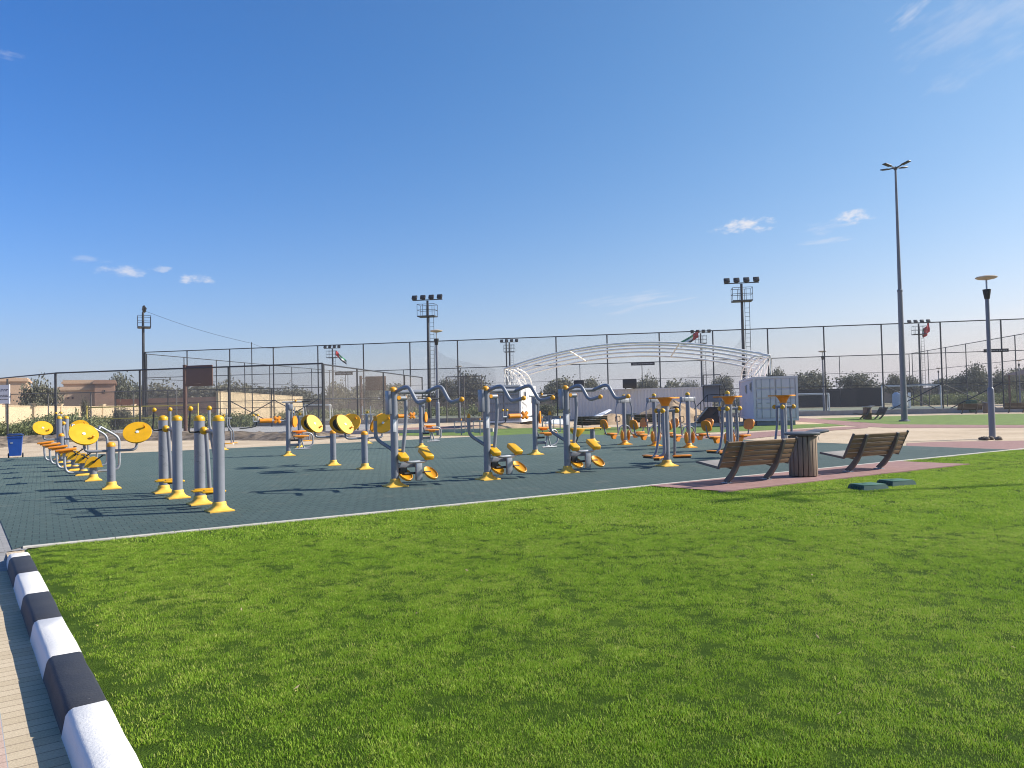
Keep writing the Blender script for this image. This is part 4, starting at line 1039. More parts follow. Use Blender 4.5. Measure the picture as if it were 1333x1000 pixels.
o = MB(); o.box((L_/2, 0, .19), (L_, .3, .42)); o = o.build('pitch_kerb', 'dark_concrete', None, False); o.location = a_+Vector((0, -.5, 0)); o.rotation_euler = (0, 0, math.atan2(dN.y, dN.x)); tag(o, 'low grey concrete kerb wall under the near pitch fence', 'kerb wall')
# black screen on the far fence
a_, b_ = gx(1030, 116.5), gx(1149, 111.9); mb = MB(); mb.box(((b_-a_).length/2, 0, 1.4), ((b_-a_).length, .04, 2.75))
o = mb.build('wind_screen', 'shade_cloth', None, False); o.location = a_; o.rotation_euler = (0, 0, math.atan2((b_-a_).y, (b_-a_).x)); tag(o, 'long black wind screen fixed along the far pitch fence', 'screen')
# basketball court cage
C1 = gx(73, 51.5); C4 = gx(421, 47.4)
CD = Vector((.12, .993, 0)); C5 = C4+CD*26
fence('court_fence', 'front fence of the basketball court with four dark posts', 'fence', [C1, C4], 4.4, 6.4, (.12, 4.37), 'court_net', .066)
fence('court_fence', 'right side fence of the basketball court running back', 'fence', [C4+CD*.2, C5], 4.35, 6.4, (2.2, 4.32), 'court_net', .06)
fence('court_fence', 'left side fence of the basketball court behind the sign board', 'fence', [C1+Vector((-.1, .1, 0)), gx(-20, 59)], 4.4, 9, (.12, 4.37), 'chain_link', .06)
fence('court_fence', 'rear fence of the basketball court by the yellow taped net', 'fence', [gx(150, 70), gx(420, 72)], 3.6, 5.2, (1.8, 3.57), 'chain_link', .05)
fence('mesh_fence', 'lower mesh fence before the cream boundary wall', 'fence', [gx(8, 61), gx(230, 60.5)], 3.3, 3.7, (.1, 3.27), 'chain_link', .05, pm='mesh_post')
fence('mesh_fence', 'pale netted cage panels right of the floodlight mast', 'fence', [gx(582, 72), gx(628, 71)], 4.3, 1.6, (4.27,), 'court_net', .06, pm='mesh_post')
o = MB(); o.box((0, 0, .10), (45, .3, .2)); o = o.build('court_kerb', 'concrete', None, False); m_ = (C1+C4)/2+Vector((-2, .5, 0)); o.location = m_; o.rotation_euler = (0, 0, math.atan2((C4-C1).y, (C4-C1).x)); tag(o, 'pale concrete kerb under the basketball court fence', 'kerb')
sheet('court_floor', [C1+Vector((-6, .8, 0)), C4+Vector((0, .7, 0)), C5, C5+Vector((-30, 6, 0))], -.004, 'court_floor')
sheet('pitch', [NL, NR2, FR, FL], -.003, 'pitch_turf')
# ball stop net hoisted to the mast over the pale container
def netsheet(name, label, cols, n=10):
    mb = MB()
    for i in range(len(cols)-1):
        (a0, a1), (b0, b1) = cols[i], cols[i+1]; l = (Vector(b0)-Vector(a0)).length
        mb.quad(a0, b0, b1, a1, [(i*l, 0), (i*l+l, 0), (i*l+l, (Vector(b1)-Vector(b0)).length), (i*l, (Vector(a1)-Vector(a0)).length)])
    o = mb.build(name, 'ball_net', None, False); return tag(o, label, 'net')
cols = []
for px, top in ((884, 493), (900, 490), (920, 484), (935, 474), (948, 462), (958, 450), (967.5, 436)):
    q = V(px, top, 69.5); cols.append(((q.x, q.y, .1), (q.x, q.y, q.z)))
netsheet('ball_net', 'thin ball stop net drawn up to the mast over the pale container', cols)
cols = []
for px, top in ((563, 452), (580, 464), (600, 470), (620, 474), (645, 481)):
    q = V(px, top, 76.5); cols.append(((q.x, q.y, 2.6), (q.x, q.y, q.z)))
netsheet('ball_net', 'thin sagging ball stop net right of the mast behind the pull down machines', cols)
# overhead cable and its pole
pa, pb, pc = V(190, 405.5, 78), V(327.5, 447, 80), V(365, 453, 84)
mb = MB(); pts_ = []
for a, b in ((pa, pb), (pb, pc)):
    for k in range(9): s = k/8; pts_.append(a.lerp(b, s)+Vector((0, 0, -.25*math.sin(math.pi*s))))
mb.tube(pts_, .015, 5); o = mb.build('overhead_cable', 'fence_steel', None); tag(o, 'thin cable sagging from the left floodlight mast to a slim pole', 'cable')
mb = MB(); mb.tube([(0, 0, 0), (0, 0, pb.z+.1)], .05, 8); o = mb.build('slim_pole', 'fence_steel', None); o.location = (pb.x, pb.y, 0); tag(o, 'slim dark pole holding the thin sagging cable', 'pole')
# name boards clamped to the fence rail
for px, py, w, lab in ((836.5, 473.7, 2.1, 'narrow dark board on the fence rail under the arched frame'), (1295.5, 456.5, 1.9, 'narrow dark board on the fence rail behind the nearest lamp'), (448, 486.5, 1.8, 'narrow dark board on the fence rail above the far hoop')):
    Yf = 0
    d = ray(px, py); # intersect with the near fence plane
    nrm = Vector((-dN.y, dN.x, 0)); tt = (NL-Vector((0, 0, EYE))).dot(nrm)/d.dot(nrm); q = Vector((0, 0, EYE))+d*tt
    t = thing('rail_board', lab, 'sign board', (q.x, q.y-.12, q.z), math.atan2(dN.y, dN.x), 'narrow boards on the fence rail')
    mb = MB(); mb.box((0, 0, 0), (w, .04, .28)); mb.build('board', 'shade_cloth', t)
    rnd = random.Random(int(px)); x = -w/2+.15; mb = MB()
    while x < w/2-.15:
        l = rnd.uniform(.05, .14); mb.box((x+l/2, -.024, rnd.uniform(-.01, .01)), (l, .006, rnd.uniform(.08, .13))); x += l+rnd.uniform(.02, .07)
    mb.build('faded_lettering', 'dark_concrete', t)

# ------------------------------------------------------------------ goals, hoops, volleyball net
def goal(label, loc, rz, w, h, d=1.2, r=.06):
    t = thing('goal', label, 'football goal', loc, rz, 'white goals on the pitch')
    pipe(t, 'frame', [(-w/2, 0, 0), (-w/2, 0, h), (w/2, 0, h), (w/2, 0, 0)], r, 'goal_white', .12, 8)
    for s in (-1, 1): pipe(t, 'back_stay', [(s*w/2, 0, h), (s*w/2, d*.5, h-.1), (s*w/2, d, .05), (s*w/2, 0, .05)], r*.7, 'goal_white', .2, 6)
    pipe(t, 'back_bar', [(-w/2, d, .05), (w/2, d, .05)], r*.6, 'goal_white', .1, 6); pipe(t, 'back_bar', [(-w/2, d*.5, h-.12), (w/2, d*.5, h-.12)], r*.6, 'goal_white', .1, 6)
    return t
a_, b_ = gx(1149, 91), gx(1226, 88); m_ = (a_+b_)/2
g_ = goal('large white goal behind the tall lamp post', m_, math.atan2((b_-a_).y, (b_-a_).x), (b_-a_).length, 2.75)
a_, b_ = gx(1024, 90), gx(1080, 89); m_ = (a_+b_)/2
goal('lower white goal half hidden by the pale container', m_, math.atan2((b_-a_).y, (b_-a_).x), (b_-a_).length, 2.0)
a_, b_ = gx(402, 86), gx(423, 84); m_ = (a_+b_)/2
goal('small white goal frame behind the right corner of the basketball court', m_, R(-5), 3.0, 2.0)
# water tank behind the right goal
q = gx(1172, 96.5); t = thing('water_tank', 'pale rounded water tank standing behind the large goal', 'tank', q, R(-8))
mb = MB(); mb.lathe([(.75, .15), (.85, .25), (.88, .9), (.85, 1.7), (.6, 1.95), (.001, 2.05)], (0, 0, 0), 20); mb.build('body', 'tank', t)
mb = MB(); mb.box((1.15, 0, .95), (.22, .3, 1.9)); mb.build('stand', 'white_paint', t); mb = MB(); mb.box((0, 0, .08), (1.7, 1.7, .16)); mb.build('plinth', 'concrete', t)

def hoop(label, loc, rz, post_h=4.8, off=(1.35, -.9)):
    t = thing('basketball_hoop', label, 'basketball hoop', loc, rz, 'brown basketball hoops')
    mb = MB(); mb.tube([(0, 0, 0), (0, 0, post_h)], .14, 14); mb.lathe([(.15, post_h-.02), (.15, post_h), (.001, post_h+.03)], (0, 0, 0), 14); mb.build('post', 'brown_steel', t)
    bx, by = off; M = Matrix.Rotation(R(-14), 3, 'Z')
    mb = MB(); mb.box((bx, by, post_h-.80), (2.05, .05, 1.42), M, .01); bd_ = mb.build('backboard', 'backboard', t)
    mb = MB()
    for x, z in ((0, .68), (0, -.68)): mb.box(Vector((bx, by, post_h-.80+z))+M @ Vector((x, .04, 0)), (2.0, .05, .05), M)
    for x in (-1., 0, 1.): mb.box(Vector((bx, by, post_h-.80))+M @ Vector((x, .045, 0)), (.05, .05, 1.36), M)
    mb.build('board_frame', 'brown_steel', bd_, angle=30)
    for z, dx in ((post_h-.25, .2), (post_h-1.28, .35)): pipe(t, 'arm', [(0, 0, z), (bx-.1+dx, by+.08, z-.06)], .06, 'lamp_dish', .1, 8)
    mb = MB(); ring = [(bx+.0+.23*math.cos(a), by-.30+.23*math.sin(a), post_h-1.35) for a in [2*math.pi*k/20 for k in range(21)]]; mb.tube(ring, .014, 6); mb.build('rim', 'brown_steel', t)
    return t
q = gx(241.5, 53); hp = hoop('nearest brown basketball hoop inside the court cage', q, 0)
q = gx(470.5, 78); dup(hp, q, R(180-160), 'far brown basketball hoop at the back of the courts'); 
a_, b_ = gx(113, 58.5), gx(258, 57); t = thing('volleyball_net', 'volleyball net with two yellow tapes strung across the court', 'net', a_, math.atan2((b_-a_).y, (b_-a_).x)); L_ = (b_-a_).length
for x in (0, L_): pipe(t, 'pole', [(x, 0, 0), (x, 0, 2.2)], .05, 'yellow_tape')
for z in (2.06, 1.18):
    mb = MB(); mb.box((L_/2, 0, z), (L_, .02, .09)); mb.build('tape', 'yellow_tape', t)
mb = MB(); mb.quad((0, .01, 1.18), (L_, .01, 1.18), (L_, .01, 2.06), (0, .01, 2.06), [(0, 0), (L_, 0), (L_, .88), (0, .88)]); mb.build('netting', 'volley_net', t, False)
# sign board at the left edge
q = gx(10, 52.5); t = thing('notice_board', 'white notice board on dark posts cut by the left edge', 'sign', q, R(-12))
for x in (0, -1.9):
    mb = MB(); mb.tube([(x, 0, 0), (x, 0, 4.1 if x == 0 else 3.6)], .06, 8); mb.build('post', 'fence_steel', t)
mb = MB(); mb.box((-.95, -.09, 3.05), (2.35, .05, 1.28)); mb.build('panel', 'sign_white', t)
mb = MB(); mb.box((.25, -.09, 3.05), (.05, .06, 1.32)); mb.build('panel_edge', 'white_paint', t)
rnd = random.Random(2); mb = MB()
for z in (3.36, 3.28, 2.98, 2.88, 2.70):
    x = -1.95
    while x < .12:
        l = rnd.uniform(.06, .2); mb.box((min(x+l/2, .1), -.119, z), (l, .006, .045)); x += l+rnd.uniform(.03, .06)
mb.build('lettering', 'text_ink', t)

# hoop shaped racks
def rack(label, loc, rz):
    t = thing('hoop_rack', label, 'exercise rack', loc, rz, 'grey hoop racks beyond the green floor')
    for x in (-.5, .5):
        pipe(t, 'loop', [(x-.28, 0, .4), (x-.28, 0, .12), (x+.28, 0, .12), (x+.28, 0, .72), (x-.28, 0, .72), (x-.28, 0, .4)], .024, 'galv', .1, 8)
        pp = pipe(t, 'post', [(x+.08, 0, 0), (x+.08, 0, .82)], .035, 'grey_paint', .1, 8); cap(pp, x+.08, 0, .81, .036, 'amber', 'post_cap')
    pp = pipe(t, 'post', [(-.02, 0, 0), (-.02, 0, .82)], .035, 'grey_paint', .1, 8); cap(pp, -.02, 0, .81, .036, 'amber', 'post_cap')
    return t
r0 = rack('grey hoop rack left of the middle pull down machine', mv(611, 41.2), R(8)); dup(r0, mv(716, 42.5), R(8), 'grey hoop rack behind the multi gym before the white container')

# ------------------------------------------------------------------ containers and arched frame
def container(label, loc, rz, L_, Wd, H, side, door, z0=.22, win=(), group='steel shipping containers'):
    t = thing('shipping_container', label, 'container', loc, rz, group)     # x along length, y across; door end at x=0
    mb = MB(); pitch = .28; n = int(L_/pitch)
    for y0, s in ((0, -1), (Wd, 1)):
        prof = []
        for k in range(n):
            x = L_*k/n; w = L_/n
            prof += [(x, 0), (x+w*.3, 0), (x+w*.5, .045), (x+w*.8, .045)]
        prof.append((L_, 0)); m_ = len(prof)
        vs = [(x, y0-s*(d+.02), z) for z in (z0+.12, z0+H-.12) for x, d in prof]
        mb.add(vs, [(k, k+1, m_+k+1, m_+k) for k in range(m_-1)])
    mb.build('side_panels', side, t, False)
    mb = MB(); b = .12
    for z in (z0+b/2, z0+H-b/2):
        for y in (b/2-.02, Wd-b/2+.02): mb.box((L_/2, y, z), (L_-.01, b, b))
        for x in (b/2, L_-b/2): mb.box((x, Wd/2, z), (b, Wd-2*b+.04, b))
    for x in (.06, L_-.06):
        for y in (.06-.025, Wd-.06+.025): mb.box((x, y, z0+H/2), (.13, .13, H+.01))
    mb.build('frame', side, t, False)
    mb = MB(); mb.box((L_/2, Wd/2, z0+H-.03), (L_-.1, Wd-.1, .04)); mb.box((L_/2, Wd/2, z0+.1), (L_-.1, Wd-.1, .05)); mb.box((L_-.05, Wd/2, z0+H/2), (.03, Wd-.2, H-.2)); mb.build('roof', side, t, False)
    for k in range(2):
        y0 = .1+k*(Wd-.2)/2; w = (Wd-.2)/2-.02
        mb = MB(); mb.box((.075, y0+w/2+.01, z0+H/2), (.04, w, H-.22)); ph = (H-.26)/4
        for i in range(4): mb.box((.02, y0+w/2+.01, z0+.13+ph*(i+.5)), (.05, w-.09, ph-.11), None, .015)
        dr = mb.build('door', door, t, False)
        for y in (y0+w*.28, y0+w*.72):
            mb = MB(); mb.tube([(-.01, y, z0+.15), (-.01, y, z0+H-.15)], .022, 6); mb.box((-.012, y+.1, z0+1.05), (.03, .26, .05)); mb.build('lock_rod', 'galv', dr)
    for x in (.25, L_-.25):
        mb = MB(); mb.box((x, Wd/2, z0/2-.01), (.35, Wd-.3, z0+.02)); mb.build('support_block', 'dark_concrete', t, False)
    for wn in win:
        s, x, z, w, h = wn; y = -.0 if s < 0 else Wd
        mb = MB(); mb.box((x, y+s*.01, z0+z), (w+.12, .07, h+.12)); wf = mb.build('window', 'galv', t, False)
        mb = MB(); mb.box((x, y+s*.045, z0+z), (w, .03, h)); mb.build('pane', 'window_dark', wf, False)
    return t
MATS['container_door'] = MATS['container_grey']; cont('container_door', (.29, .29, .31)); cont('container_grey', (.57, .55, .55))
AL = gx(634.5, 54.6); AR = gx(983, 45.4); AM = gx(738, 66.2)
ra = math.atan2(ED.y, ED.x)
# near-left corner is at y=Wd because the length runs away from the camera
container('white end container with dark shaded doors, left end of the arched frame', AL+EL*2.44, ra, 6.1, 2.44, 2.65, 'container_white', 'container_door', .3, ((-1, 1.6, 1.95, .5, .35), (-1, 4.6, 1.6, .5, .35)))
container('pale container with small windows and grey doors, right end of the arched frame', AR+EL*2.44, ra, 9.3, 2.44, 2.62, 'container_pale', 'container_pale', .26, ((1, 1.6, 2.05, .55, .42), (1, 4.6, 1.95, .55, .42)))
container('long grey corrugated container behind the sand heap', AM+ED*2.44, math.atan2(EL.y, EL.x), 12.3, 2.44, 2.6, 'container_grey', 'container_grey', .1)
for px, py, w, h, lab in ((754.5, 495, .9, .75, 'black box on the left half of the long container roof'), (821, 494, 1.2, .75, 'black box on the middle of the long container roof')):
    q = V(px, py, 66.5); mb = MB(); mb.box((0, 0, 0), (w, .5, h), None, .03); mb.box((0, 0, h/2+.02), (w*.96, .54, .05)); mb.box((-w*.3, 0, -h/2-.03), (.1, .4, .08)); mb.box((w*.3, 0, -h/2-.03), (.1, .4, .08))
    o = mb.build('roof_box', 'black_metal', None); o.location = (q.x, q.y+.6, 2.70+.05+h/2); o.rotation_euler = (0, 0, math.atan2(EL.y, EL.x)); tag(o, lab, 'equipment box', 'black boxes on the container roof')
t = thing('arched_frame', 'white tubular arched canopy frame spanning from one container to the other', 'canopy frame', AL)
base = Vector(AL)
def arc_pt(A, off, depth, a): return A+EL*off+ED*(depth*math.sin(a))+Vector((0, 0, 2.97+1.12*math.cos(a)))-base
for k, a in enumerate((0., 13., 27., 41., 56.)):
    l = arc_pt(AL, 1.3, 6.0, R(a)); r = arc_pt(AR, 1.0, 9.2, R(a)); pts_ = []
    for i in range(33):
        s = i/32; q = l.lerp(r, s); q.z += 1.28*(1-(2*s-1)**2); pts_.append(q)
    mb = MB(); mb.tube(pts_, .07, 8); mb.build('arch_tube', 'frame_white', t)
for A, dep, offs in ((AL, 6.0, (1.3, 1.75, 2.2)), (AR, 9.2, (1.0, .55, .1))):
    for off in offs:
        mb = MB(); mb.tube([arc_pt(A, off, dep, R(x)) for x in range(0, 91, 6)], .05, 8); mb.build('end_arc', 'frame_white', t)
    mb = MB()
    for i, x in enumerate((0, 20, 40, 58, 74)):
        q = arc_pt(A, offs[0], dep, R(x)); q2 = arc_pt(A, offs[2], dep, R(x)); f_ = q.copy(); f_.z = 2.96
        mb.tube([q, f_], .035, 6); mb.tube([q, q2], .03, 6)
        if i < 4:
            g_ = arc_pt(A, offs[0], dep, R((20, 40, 58, 74)[i])); g_.z = 2.96; mb.tube([q, g_], .035, 6); g2 = arc_pt(A, offs[2], dep, R(x)); g2.z = 2.96; mb.tube([q, g2], .03, 6)
    mb.build('end_truss', 'frame_white', t)
for s0, s1, k0, k1 in ((.28, .31, 0, 4), (.70, .67, 0, 4)):
    mb = MB(); pp = []
    for a, s in ((0., s0), (56., s1)):
        l = arc_pt(AL, 1.3, 6.0, R(a)); r = arc_pt(AR, 1.0, 9.2, R(a)); q = l.lerp(r, s); q.z += 1.28*(1-(2*s-1)**2); pp.append(q)
    mb.tube(pp, .05, 6); mb.build('cross_brace', 'frame_white', t)

# stair beside the pale container
q = gx(903, 52.5); t = thing('metal_stair', 'dark metal stair and landing climbing between the sand heap and pale container', 'stair', q, R(-6))
mb = MB(); M = Matrix(((1, 0, 0), (0, 0, 1), (0, 1, 0))); mb.prism([(.15, 0), (2.05, 0), (2.05, 1.02), (.95, 1.02)], 0, 1.0, M); mb.build('skirt', 'stair_side', t, False)
for k in range(5):
    mb = MB(); mb.box((.30+k*.15, .5, .18+k*.17), (.26, 1.05, .04)); mb.build('tread', 'stair_steel', t)
pipe(t, 'stringer', [(.05, -.05, 0), (.95, -.05, 1.05)], .05, 'concrete'); mb = MB(); mb.box((1.5, .5, 1.05), (1.15, 1.06, .06)); mb.build('landing', 'stair_steel', t)
pipe(t, 'handrail', [(.05, -.05, .95), (.98, -.05, 1.92), (2.1, -.05, 1.95)], .03, 'stair_steel', .05)
for x, z0, z1 in ((.98, 1.0, 1.92), (2.05, 1.0, 1.95), (.5, .5, 1.42)): pipe(t, 'rail_post', [(x, -.05, z0), (x, -.05, z1)], .025, 'stair_steel')
pipe(t, 'brace', [(1.3, -.02, .55), (1.85, -.02, 1.02)], .03, 'stair_steel')
mb = MB(); mb.box((1.45, 1.2, 2.60), (1.2, .9, .06)); mb.build('upper_landing', 'galv', t)
mb = MB(); mb.box((1.45, 1.62, 2.0), (1.15, .05, 1.15)); mb.build('back_panel', 'container_door', t)
pipe(t, 'upper_rail', [(.85, .8, 2.6), (.85, .8, 3.3), (2.0, .8, 3.3), (2.45, .8, 1.9)], .03, 'stair_steel', .04)
for x in (.9, 2.0): pipe(t, 'leg', [(x, 1.2, 0), (x, 1.2, 2.6)], .035, 'stair_steel')

# heaps of sand
def heap(name, label, px, Y, rx, ry, h, m, seed, cat='sand heap'):
    rnd = random.Random(seed); q = gx(px, Y); mb = MB(); nr, na = 12, 36; vs = [(0, 0, h)]
    ph = [rnd.random()*6 for _ in range(6)]
    for i in range(1, nr+1):
        s = i/nr
        for k in range(na):
            a = 2*math.pi*k/na; w = 1+.12*math.sin(2*a+ph[0])+.08*math.sin(5*a+ph[1])
            z = h*(1-s)**1.05*(1+.16*math.sin(3*a+ph[2]+s*4)*s)+rnd.uniform(-.05, .05)*h*(s < 1)+h*.12*max(0, math.sin(4*a+ph[3]))*(1-s)*s*2
            vs.append((rx*s*w*math.cos(a), ry*s*w*math.sin(a), z if i < nr else -.05))
    fs = [(0, 1+k, 1+(k+1) % na) for k in range(na)]+[(1+(i-1)*na+k, 1+i*na+k, 1+i*na+(k+1) % na, 1+(i-1)*na+(k+1) % na) for i in range(1, nr) for k in range(na)]
    mb.add(vs, fs); o = mb.build(name, m, None, True, angle=70); o.location = (q.x, q.y, 0); return tag(o, label, cat)
heap('sand_heap', 'tall sandy heap in front of the long container, right half', 876, 56.5, 3.4, 2.6, 1.65, 'sand_heap', 1)
heap('sand_heap', 'low sandy heap behind the dark bench with white sheets', 797, 56, 3.0, 2.2, .75, 'sand_heap', 2)
heap('sand_heap', 'low sandy ridge before the white end container', 655, 51.5, 3.2, 1.1, .35, 'sand_heap', 3)
for pts_, lab in ((((762, 546.5, 53.2), (772, 547.5, 52.8), (796, 533.5, 54.4), (793, 532.5, 55)), 'long white sheet propped on the sand above the dark bench'),
                  (((708, 551, 52), (735, 552, 51.6), (737, 546.5, 52.6), (722, 545, 53.4)), 'short white sheet lying on sand left of the dark bench')):
    mb = MB(); a = [V(*p_) for p_ in pts_]; b = [x-Vector((0, 0, .05)) for x in a]
    mb.add(a+b, [(0, 1, 2, 3), (7, 6, 5, 4)]+[(k, 4+k, 4+(k+1) % 4, (k+1) % 4) for k in range(4)])
    o = mb.build('white_sheet', 'white_paint', None, False); tag(o, lab, 'sheet', 'white sheets lying on the sand')
rnd = random.Random(9)
for px, Y, lab in ((880, 54.2, 'dark tyre half buried in the tall sand heap'),):
    q = gx(px, Y); mb = MB(); mb.tube([(.32*math.cos(a), 0, .32*math.sin(a)) for a in [2*math.pi*k/20 for k in range(21)]], .09, 8); o = mb.build('old_tyre', 'dark_rubber', None); o.location = (q.x, q.y, .95); o.rotation_euler = (R(-60), 0, 0); tag(o, lab, 'tyre')
# ------------------------------------------------------------------ walls and buildings
def wall(label, a, b, h, m, th=.25, pil=0, name='boundary_wall', cap_m=None):
    a, b = Vector((a[0], a[1], 0)), Vector((b[0], b[1], 0)); L_ = (b-a).length; t = thing(name, label, 'wall', a, math.atan2((b-a).y, (b-a).x))
    mb = MB(); mb.box((L_/2, 0, h/2-.05), (L_, th, h+.1)); mb.build('wall_face', m, t, False)
    mb = MB(); mb.box((L_/2, 0, h+.06), (L_, th+.1, .1)); mb.build('coping', cap_m or m, t, False)
    if pil:
        n = int(L_/pil)
        for k in range(n+1):
            mb = MB(); mb.box((L_*k/n, 0, h/2+.1), (.55, th+.2, h+.3)); mb.box((L_*k/n, 0, h+.3), (.7, th+.32, .12)); mb.build('pier', m, t, False)
    return t
wall('cream boundary wall with piers running back behind the green weeds', gx(-60, 60), gx(132, 102), 2.4, 'cream_wall', .25, 7.5)
wall('farther cream boundary wall behind the yellow taped net', gx(134, 104), gx(285, 150), 2.5, 'cream_wall', .25, 9)
wall('tall pale blank wall running back behind the brown hoop', gx(283, 90), gx(393, 142), 3.75, 'cream_wall', .3)
wall('brown boundary wall across the far side behind the courts', gx(285, 175), gx(760, 175), 3.3, 'far_wall', .3, 0)
wall('reddish earth wall beyond the pitch on the right', gx(1140, 168), gx(1560, 150), 3.0, 'far_wall', .3)
wall('grey brown wall beyond the cream wall at left', gx(140, 120), gx(290, 116), 3.6, 'brick_brown', .3)
def building(label, loc, rz, blocks, wins=()):
    t = thing('villa', label, 'building', loc, rz)
    for i, (x, y, w, d, h, m) in enumerate(blocks):
        mb = MB(); mb.box((x+w/2, y+d/2, h/2), (w, d, h)); mb.build('wall', m, t, False)
        mb = MB(); mb.box((x+w/2, y+d/2, h+.14), (w+.5, d+.5, .3)); mb.box((x+w/2, y+d/2, h+.4), (w+.2, d+.2, .26)); mb.build('parapet', m, t, False)
    for x, y, z, w, h in wins:
        mb = MB(); mb.box((x, y-.03, z), (w, .1, h)); wf = mb.build('window', 'brick_brown', t, False)
        mb = MB(); mb.box((x, y-.075, z), (w-.16, .04, h-.16)); mb.build('pane', 'window_dark', wf, False)
    return t
q = gx(76, 110); building('two block tan villa with a brick brown right wing', q, R(27), [(0, 0, 4.6, 8, 5.0, 'tan_wall'), (4.62, -1.2, 2.6, 9, 5.9, 'brick_brown'), (.6, 1.0, 4.0, 6, 6.0, 'tan_wall')],
    [(1.2, 0, 3.9, .35, .35), (1.8, 0, 3.9, .35, .35), (2.6, 0, 1.5, 3.0, 2.0), (5.9, -1.2, 4.8, .3, .5)])
q = gx(-70, 105); building('tan villa with overhanging cornice cut by the left edge', q, R(29), [(0, 0, 9.3, 9, 6.4, 'tan_wall'), (9.32, 1, 2.6, 7, 4.7, 'tan_wall')], [(7.0, 0, 4.2, 1.0, 1.2)])
# shelter roof at the right edge
q = gx(1350, 100); t = thing('shelter', 'small dark roofed shelter cut by the right edge', 'shelter', q, 0)
mb = MB(); mb.add([(-2.6, -2.6, 3.9), (2.6, -2.6, 3.9), (2.6, 2.6, 3.9), (-2.6, 2.6, 3.9), (0, 0, 5.0)], [(0, 1, 4), (1, 2, 4), (2, 3, 4), (3, 0, 4), (3, 2, 1, 0)]); mb.build('roof', 'brown_steel', t, False)
for x in (-2.1, 2.1):
    for y in (-2.1, 2.1):
        mb = MB(); mb.box((x, y, 1.95), (.2, .2, 3.9)); mb.build('post', 'brown_steel', t)

# ------------------------------------------------------------------ trees and shrubs
def crown_mesh(seed, nclump, per, leaf, m, lobes=6, flat=.75):
    """unit crown: radius about 1 in x/y, z from 0 to about 2*flat; many leaf faces in clumps"""
    rnd = random.Random(seed); L_ = []
    for i in range(lobes):
        a = rnd.random()*6.283; r = rnd.uniform(.25, .62); L_.append((r*math.cos(a), r*math.sin(a), flat*rnd.uniform(.55, 1.35), rnd.uniform(.34, .55)))
    L_.append((0, 0, flat*1.2, .55)); vs = []; fs = []
    for i in range(nclump):
        lx, ly, lz, lr = rnd.choice(L_)
        d = Vector((rnd.gauss(0, 1), rnd.gauss(0, 1), rnd.gauss(0, 1))).normalized(); rr = lr*(rnd.random()**.35)
        c = Vector((lx, ly, lz))+Vector((d.x*rr, d.y*rr, d.z*rr*.85))
        cr = rnd.uniform(.07, .15)
        for k in range(per):
            p = c+Vector((rnd.gauss(0, cr), rnd.gauss(0, cr), rnd.gauss(0, cr*.8)))
            n = Vector((rnd.gauss(0, 1), rnd.gauss(0, 1), rnd.gauss(.5, 1))).normalized(); x = n.orthogonal().normalized(); x = Quaternion(n, rnd.random()*6.283) @ x; y = n.cross(x)
            s = leaf*rnd.uniform(.6, 1.3); o = len(vs); vs += [p-x*s*.5, p+y*s*.28, p+x*s*.5, p-y*s*.28]; fs.append((o, o+1, o+2, o+3))
    A = np.array([tuple(v) for v in vs]); z0, z1 = np.percentile(A[:, 2], (.5, 99.7)); rr = np.percentile(np.hypot(A[:, 0], A[:, 1]), 97)
    A[:, 2] = (A[:, 2]-z0)/(z1-z0); A[:, :2] /= rr                 # crown fills radius 1 and height 0..1
    me = bpy.data.meshes.new('crown'); me.from_pydata(A.tolist(), [], fs); me.materials.append(MATS[m]); return me
def trunk_mesh(seed):
    rnd = random.Random(seed); mb = MB()
    mb.tube([(0, 0, -.05), (.03, .02, .35), (0, .05, .8), (.05, .04, 1.2)], [.085, .06, .045, .02], 8)
    for k in range(6):
        a = k*1.05+rnd.random()*.6; z = rnd.uniform(.35, .7); r = rnd.uniform(.35, .6)
        mb.tube([(0.01, .03, z), (r*.5*math.cos(a), r*.5*math.sin(a), z+.25), (r*math.cos(a), r*math.sin(a), z+.5+rnd.random()*.3)], [.04, .026, .01], 6)
    me = bpy.data.meshes.new('trunk'); me.from_pydata([tuple(v) for v in mb.v], [], mb.f); me.materials.append(MATS['trunk']); return me
CR = {'olive': [crown_mesh(s, 260, 15, .11, 'leaf_olive', 7, .62) for s in (1, 2, 3)], 'dark': [crown_mesh(s, 260, 15, .11, 'leaf_dark', 7, .62) for s in (4, 5, 6)], 'weed': [crown_mesh(s, 60, 10, .17, 'leaf_weed', 5, .5) for s in (7, 8)]}
TRK = [trunk_mesh(s) for s in (1, 2, 3)]
def tree(label, px, top, wpx, Y, kind='olive', group='park trees along the skyline', seed=None, name='broad_tree', cat='tree'):
    q = gx(px, Y); h = V(px, top, Y).z; w = wpx/1000*Y/2
    rnd = random.Random(int(px*7+Y)); t = thing(name, label, cat, (q.x, q.y, 0), rnd.random()*6.28, group)
    zt = h*.80 if name != 'shrub' else h*1.02
    sw = w*1.04
    c = bpy.data.objects.new('crown', rnd.choice(CR[kind])); COL.objects.link(c); c.parent = t; c.scale = (sw, sw, zt)
    if name == 'shrub': c.location = (0, 0, -.03*h)
    else: c.location = (0, 0, h*.20)
    if name != 'shrub':
        k = bpy.data.objects.new('trunk', rnd.choice(TRK)); COL.objects.link(k); k.parent = t; k.scale = (sw*.8, sw*.8, h*.62)
    return t
